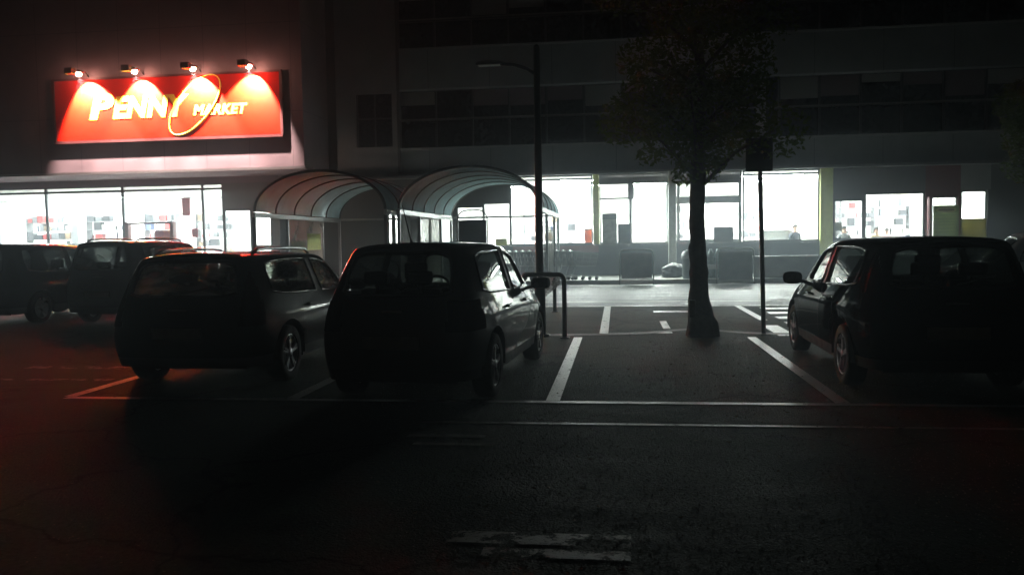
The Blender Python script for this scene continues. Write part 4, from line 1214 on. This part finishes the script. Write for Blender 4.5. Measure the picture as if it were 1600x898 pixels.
# maroon doorway frame with a fruit poster in it
t = thing('doorway_frame', 'maroon doorway frame before the supermarket windows', 'door frame', (-18.0, 29.9, .14))
for s_ in (-1, 1): MB().cbox(s_ * .93 - .07, s_ * .93 + .07, -.12, .12, 0, 2.32, .02).build('post', pmat('maroon_post', (.10, .012, .014), .45) if s_ < 0 else MATS['maroon_post'], t)
MB().cbox(-.858, .858, -.05, .05, 2.24, 2.31, .01).build('top_rail', MATS['maroon_post'], t)
fp, ft, fb = new_mat('fruit_print')
vz = ft.nodes.new('ShaderNodeTexVoronoi'); vz.inputs['Scale'].default_value = 3.2
tcx = ft.nodes.new('ShaderNodeTexCoord'); ft.links.new(tcx.outputs['Object'], vz.inputs['Vector'])
crx = ft.nodes.new('ShaderNodeValToRGB'); e_ = crx.color_ramp.elements
e_[0].color = (.45, .06, .05, 1); e_[1].color = (.50, .20, .05, 1); ne = e_.new(.5); ne.color = (.25, .04, .10, 1)
sx2 = ft.nodes.new('ShaderNodeSeparateColor'); ft.links.new(vz.outputs['Color'], sx2.inputs[0]); ft.links.new(sx2.outputs[0], crx.inputs[0])
ft.links.new(crx.outputs[0], fb.inputs['Base Color'])
poster('poster', -17.55, 30.1, 1.15, .80, .98, fp, 'colourful fruit poster standing in the maroon doorway')

# small red bin, counters with screens
t = thing('red_stand', 'small red display stand beside the yellow green strip', 'display stand', (-1.12, 32.3, .16))
MB().cbox(-.13, .13, -.13, .13, 0, 1.72, .02).build('body', pmat('red_stand_paint', (.42, .05, .03), .5), t)
MB().cbox(-.15, .15, -.15, .15, 1.722, 1.78, .01).build('cap', goods_cols[4], t)
def counter(x, y, label, h_=1.2):
    t = thing('checkout_counter', label, 'counter', (x, y, .16))
    MB().cbox(-.7, .7, -.3, .3, 0, h_, .03).build('cabinet', white_wall, t)
    MB().cbox(-.75, .75, -.34, .34, h_ + .003, h_ + .04, .01).build('worktop', goods_cols[1], t)
counter(6.2, 33.4, 'pale counter behind the wide bright pane beside the sign pole', 1.55)
counter(10.6, 33.6, 'pale checkout counter in the wide low window')
t = thing('screen', 'dark screen on a stand in the window just right of the yellow green column', 'screen', (8.2, 32.4, .16))
MB().cbox(-.24, .24, -.03, .03, 1.52, 1.86, .015).build('display', goods_cols[4], t)
MB().cbox(-.03, .03, -.02, .02, .03, 1.52, .006).build('stand', alu, t); MB().cbox(-.2, .2, -.15, .15, 0, .028, .006).build('base', alu, t)

# people
skin_m = pmat('skin', (.45, .28, .20), .6); hair_m = pmat('hair', (.02, .015, .012), .7)
def person(loc, rz, top, legs, label, h=1.72):
    k = h / 1.72
    vs = [(0,0,.95),(0,0,1.12),(0,.01,1.30),(0,.0,1.43),(0,.02,1.52),(0,.03,1.60),(0,.02,1.70),
          (.10,0,.90),(.11,.02,.50),(.11,-.02,.09),(.11,.12,.04),(-.10,0,.90),(-.11,.0,.50),(-.11,-.02,.09),(-.11,.12,.04),
          (.18,0,1.40),(.23,-.02,1.13),(.22,.14,.93),(.21,.20,.87),(-.18,0,1.40),(-.23,-.02,1.13),(-.22,.14,.93),(-.21,.20,.87)]
    ed = [(0,1),(1,2),(2,3),(3,4),(4,5),(5,6),(0,7),(7,8),(8,9),(9,10),(0,11),(11,12),(12,13),(13,14),(3,15),(15,16),(16,17),(17,18),(3,19),(19,20),(20,21),(21,22)]
    rd = [(.16,.12),(.15,.11),(.17,.12),(.12,.09),(.055,.055),(.088,.10),(.075,.09),(.10,.10),(.065,.065),(.045,.045),(.04,.035),(.10,.10),(.065,.065),(.045,.045),(.04,.035),
          (.07,.07),(.048,.048),(.036,.036),(.032,.02),(.07,.07),(.048,.048),(.036,.036),(.032,.02)]
    me = bpy.data.meshes.new('p'); me.from_pydata([tuple(c * k for c in v) for v in vs], ed, [])
    ob = bpy.data.objects.new('p', me); col.objects.link(ob)
    md = ob.modifiers.new('k', 'SKIN'); sb = ob.modifiers.new('s', 'SUBSURF'); sb.levels = 2; sb.render_levels = 2
    for i, r_ in enumerate(rd): me.skin_vertices[0].data[i].radius = (r_[0] * k, r_[1] * k)
    me.skin_vertices[0].data[0].use_root = True
    dg = bpy.context.evaluated_depsgraph_get()
    fm_ = bpy.data.meshes.new_from_object(ob.evaluated_get(dg)); bpy.data.objects.remove(ob)
    t = bpy.data.objects.new('person', fm_); col.objects.link(t)
    fm_.materials.clear()
    for m_ in (top, legs, skin_m): fm_.materials.append(m_)
    for p in fm_.polygons:
        c = p.center / k; p.use_smooth = True
        p.material_index = 2 if c.z > 1.49 or (c.z < .92 and abs(c.x) > .17 and c.y > .10 and c.z > .7) else (1 if c.z < .95 else 0)
    t.location = loc; t.rotation_euler = (0, 0, rz); tag(t, label, 'person')
    hm_ = MB(); hv = []; hf = []
    bmm = bmesh.new(); bmesh.ops.create_uvsphere(bmm, u_segments=18, v_segments=12, radius=1); bmm.verts.index_update()
    hm_.add([(v.co.x * .098 * k, (v.co.y * .115 + .012) * k - (.02 if v.co.z < 0 else 0) * k, (v.co.z * .11 + 1.685) * k) for v in bmm.verts if True],
            [[v.index for v in f_.verts] for f_ in bmm.faces if f_.calc_center_median().z > .05 or f_.calc_center_median().y < -.35], True); bmm.free()
    hm_.build('hair', hair_m, t, fix=False)
    fc = MB(); fc.lathe([(.018, 0), (.012, .02), (0, .03)], (0, .125 * k, 1.60 * k), 'y', 8)
    fc.build('nose', skin_m, t)
    return t
navy = pmat('dark_jacket', (.035, .038, .05), .8); grey_j = pmat('grey_jacket', (.13, .14, .145), .8); cream = pmat('cream_jacket', (.42, .34, .20), .8); pink = pmat('pink_top', (.5, .22, .2), .8); trous = pmat('dark_trousers', (.03, .03, .035), .8)
person((6.85, 33.0, .16), R(200), navy, trous, 'person in a dark jacket behind the wide pane left of the yellow green column', 1.75)
person((8.72, 33.1, .16), R(170), grey_j, trous, 'person in a grey jacket in the narrow pane right of the yellow green column', 1.66)
person((9.95, 33.3, .16), R(190), cream, trous, 'person in a cream jacket standing in the wide low window', 1.60)
person((10.55, 34.0, .16), R(165), pink, trous, 'person in a pink top deeper inside, right of the one in cream', 1.55)

# ------------------------------------------------------------------ added haze, standing in for lens bloom round windows and sign lamps
hm = bpy.data.materials.new('bloom_haze'); hm.use_nodes = True
ht = hm.node_tree; ht.nodes.remove(ht.nodes['Principled BSDF'])
pv = ht.nodes.new('ShaderNodeVolumePrincipled'); pv.inputs['Color'].default_value = (.76, .88, .97, 1)
pv.inputs['Density'].default_value = HAZE; pv.inputs['Anisotropy'].default_value = .72
ht.links.new(pv.outputs[0], ht.nodes['Material Output'].inputs['Volume'])
hz = MB().box(-70, 70, -40, 70, -1, 14).build('haze', hm); tag(hz, kind='stuff')
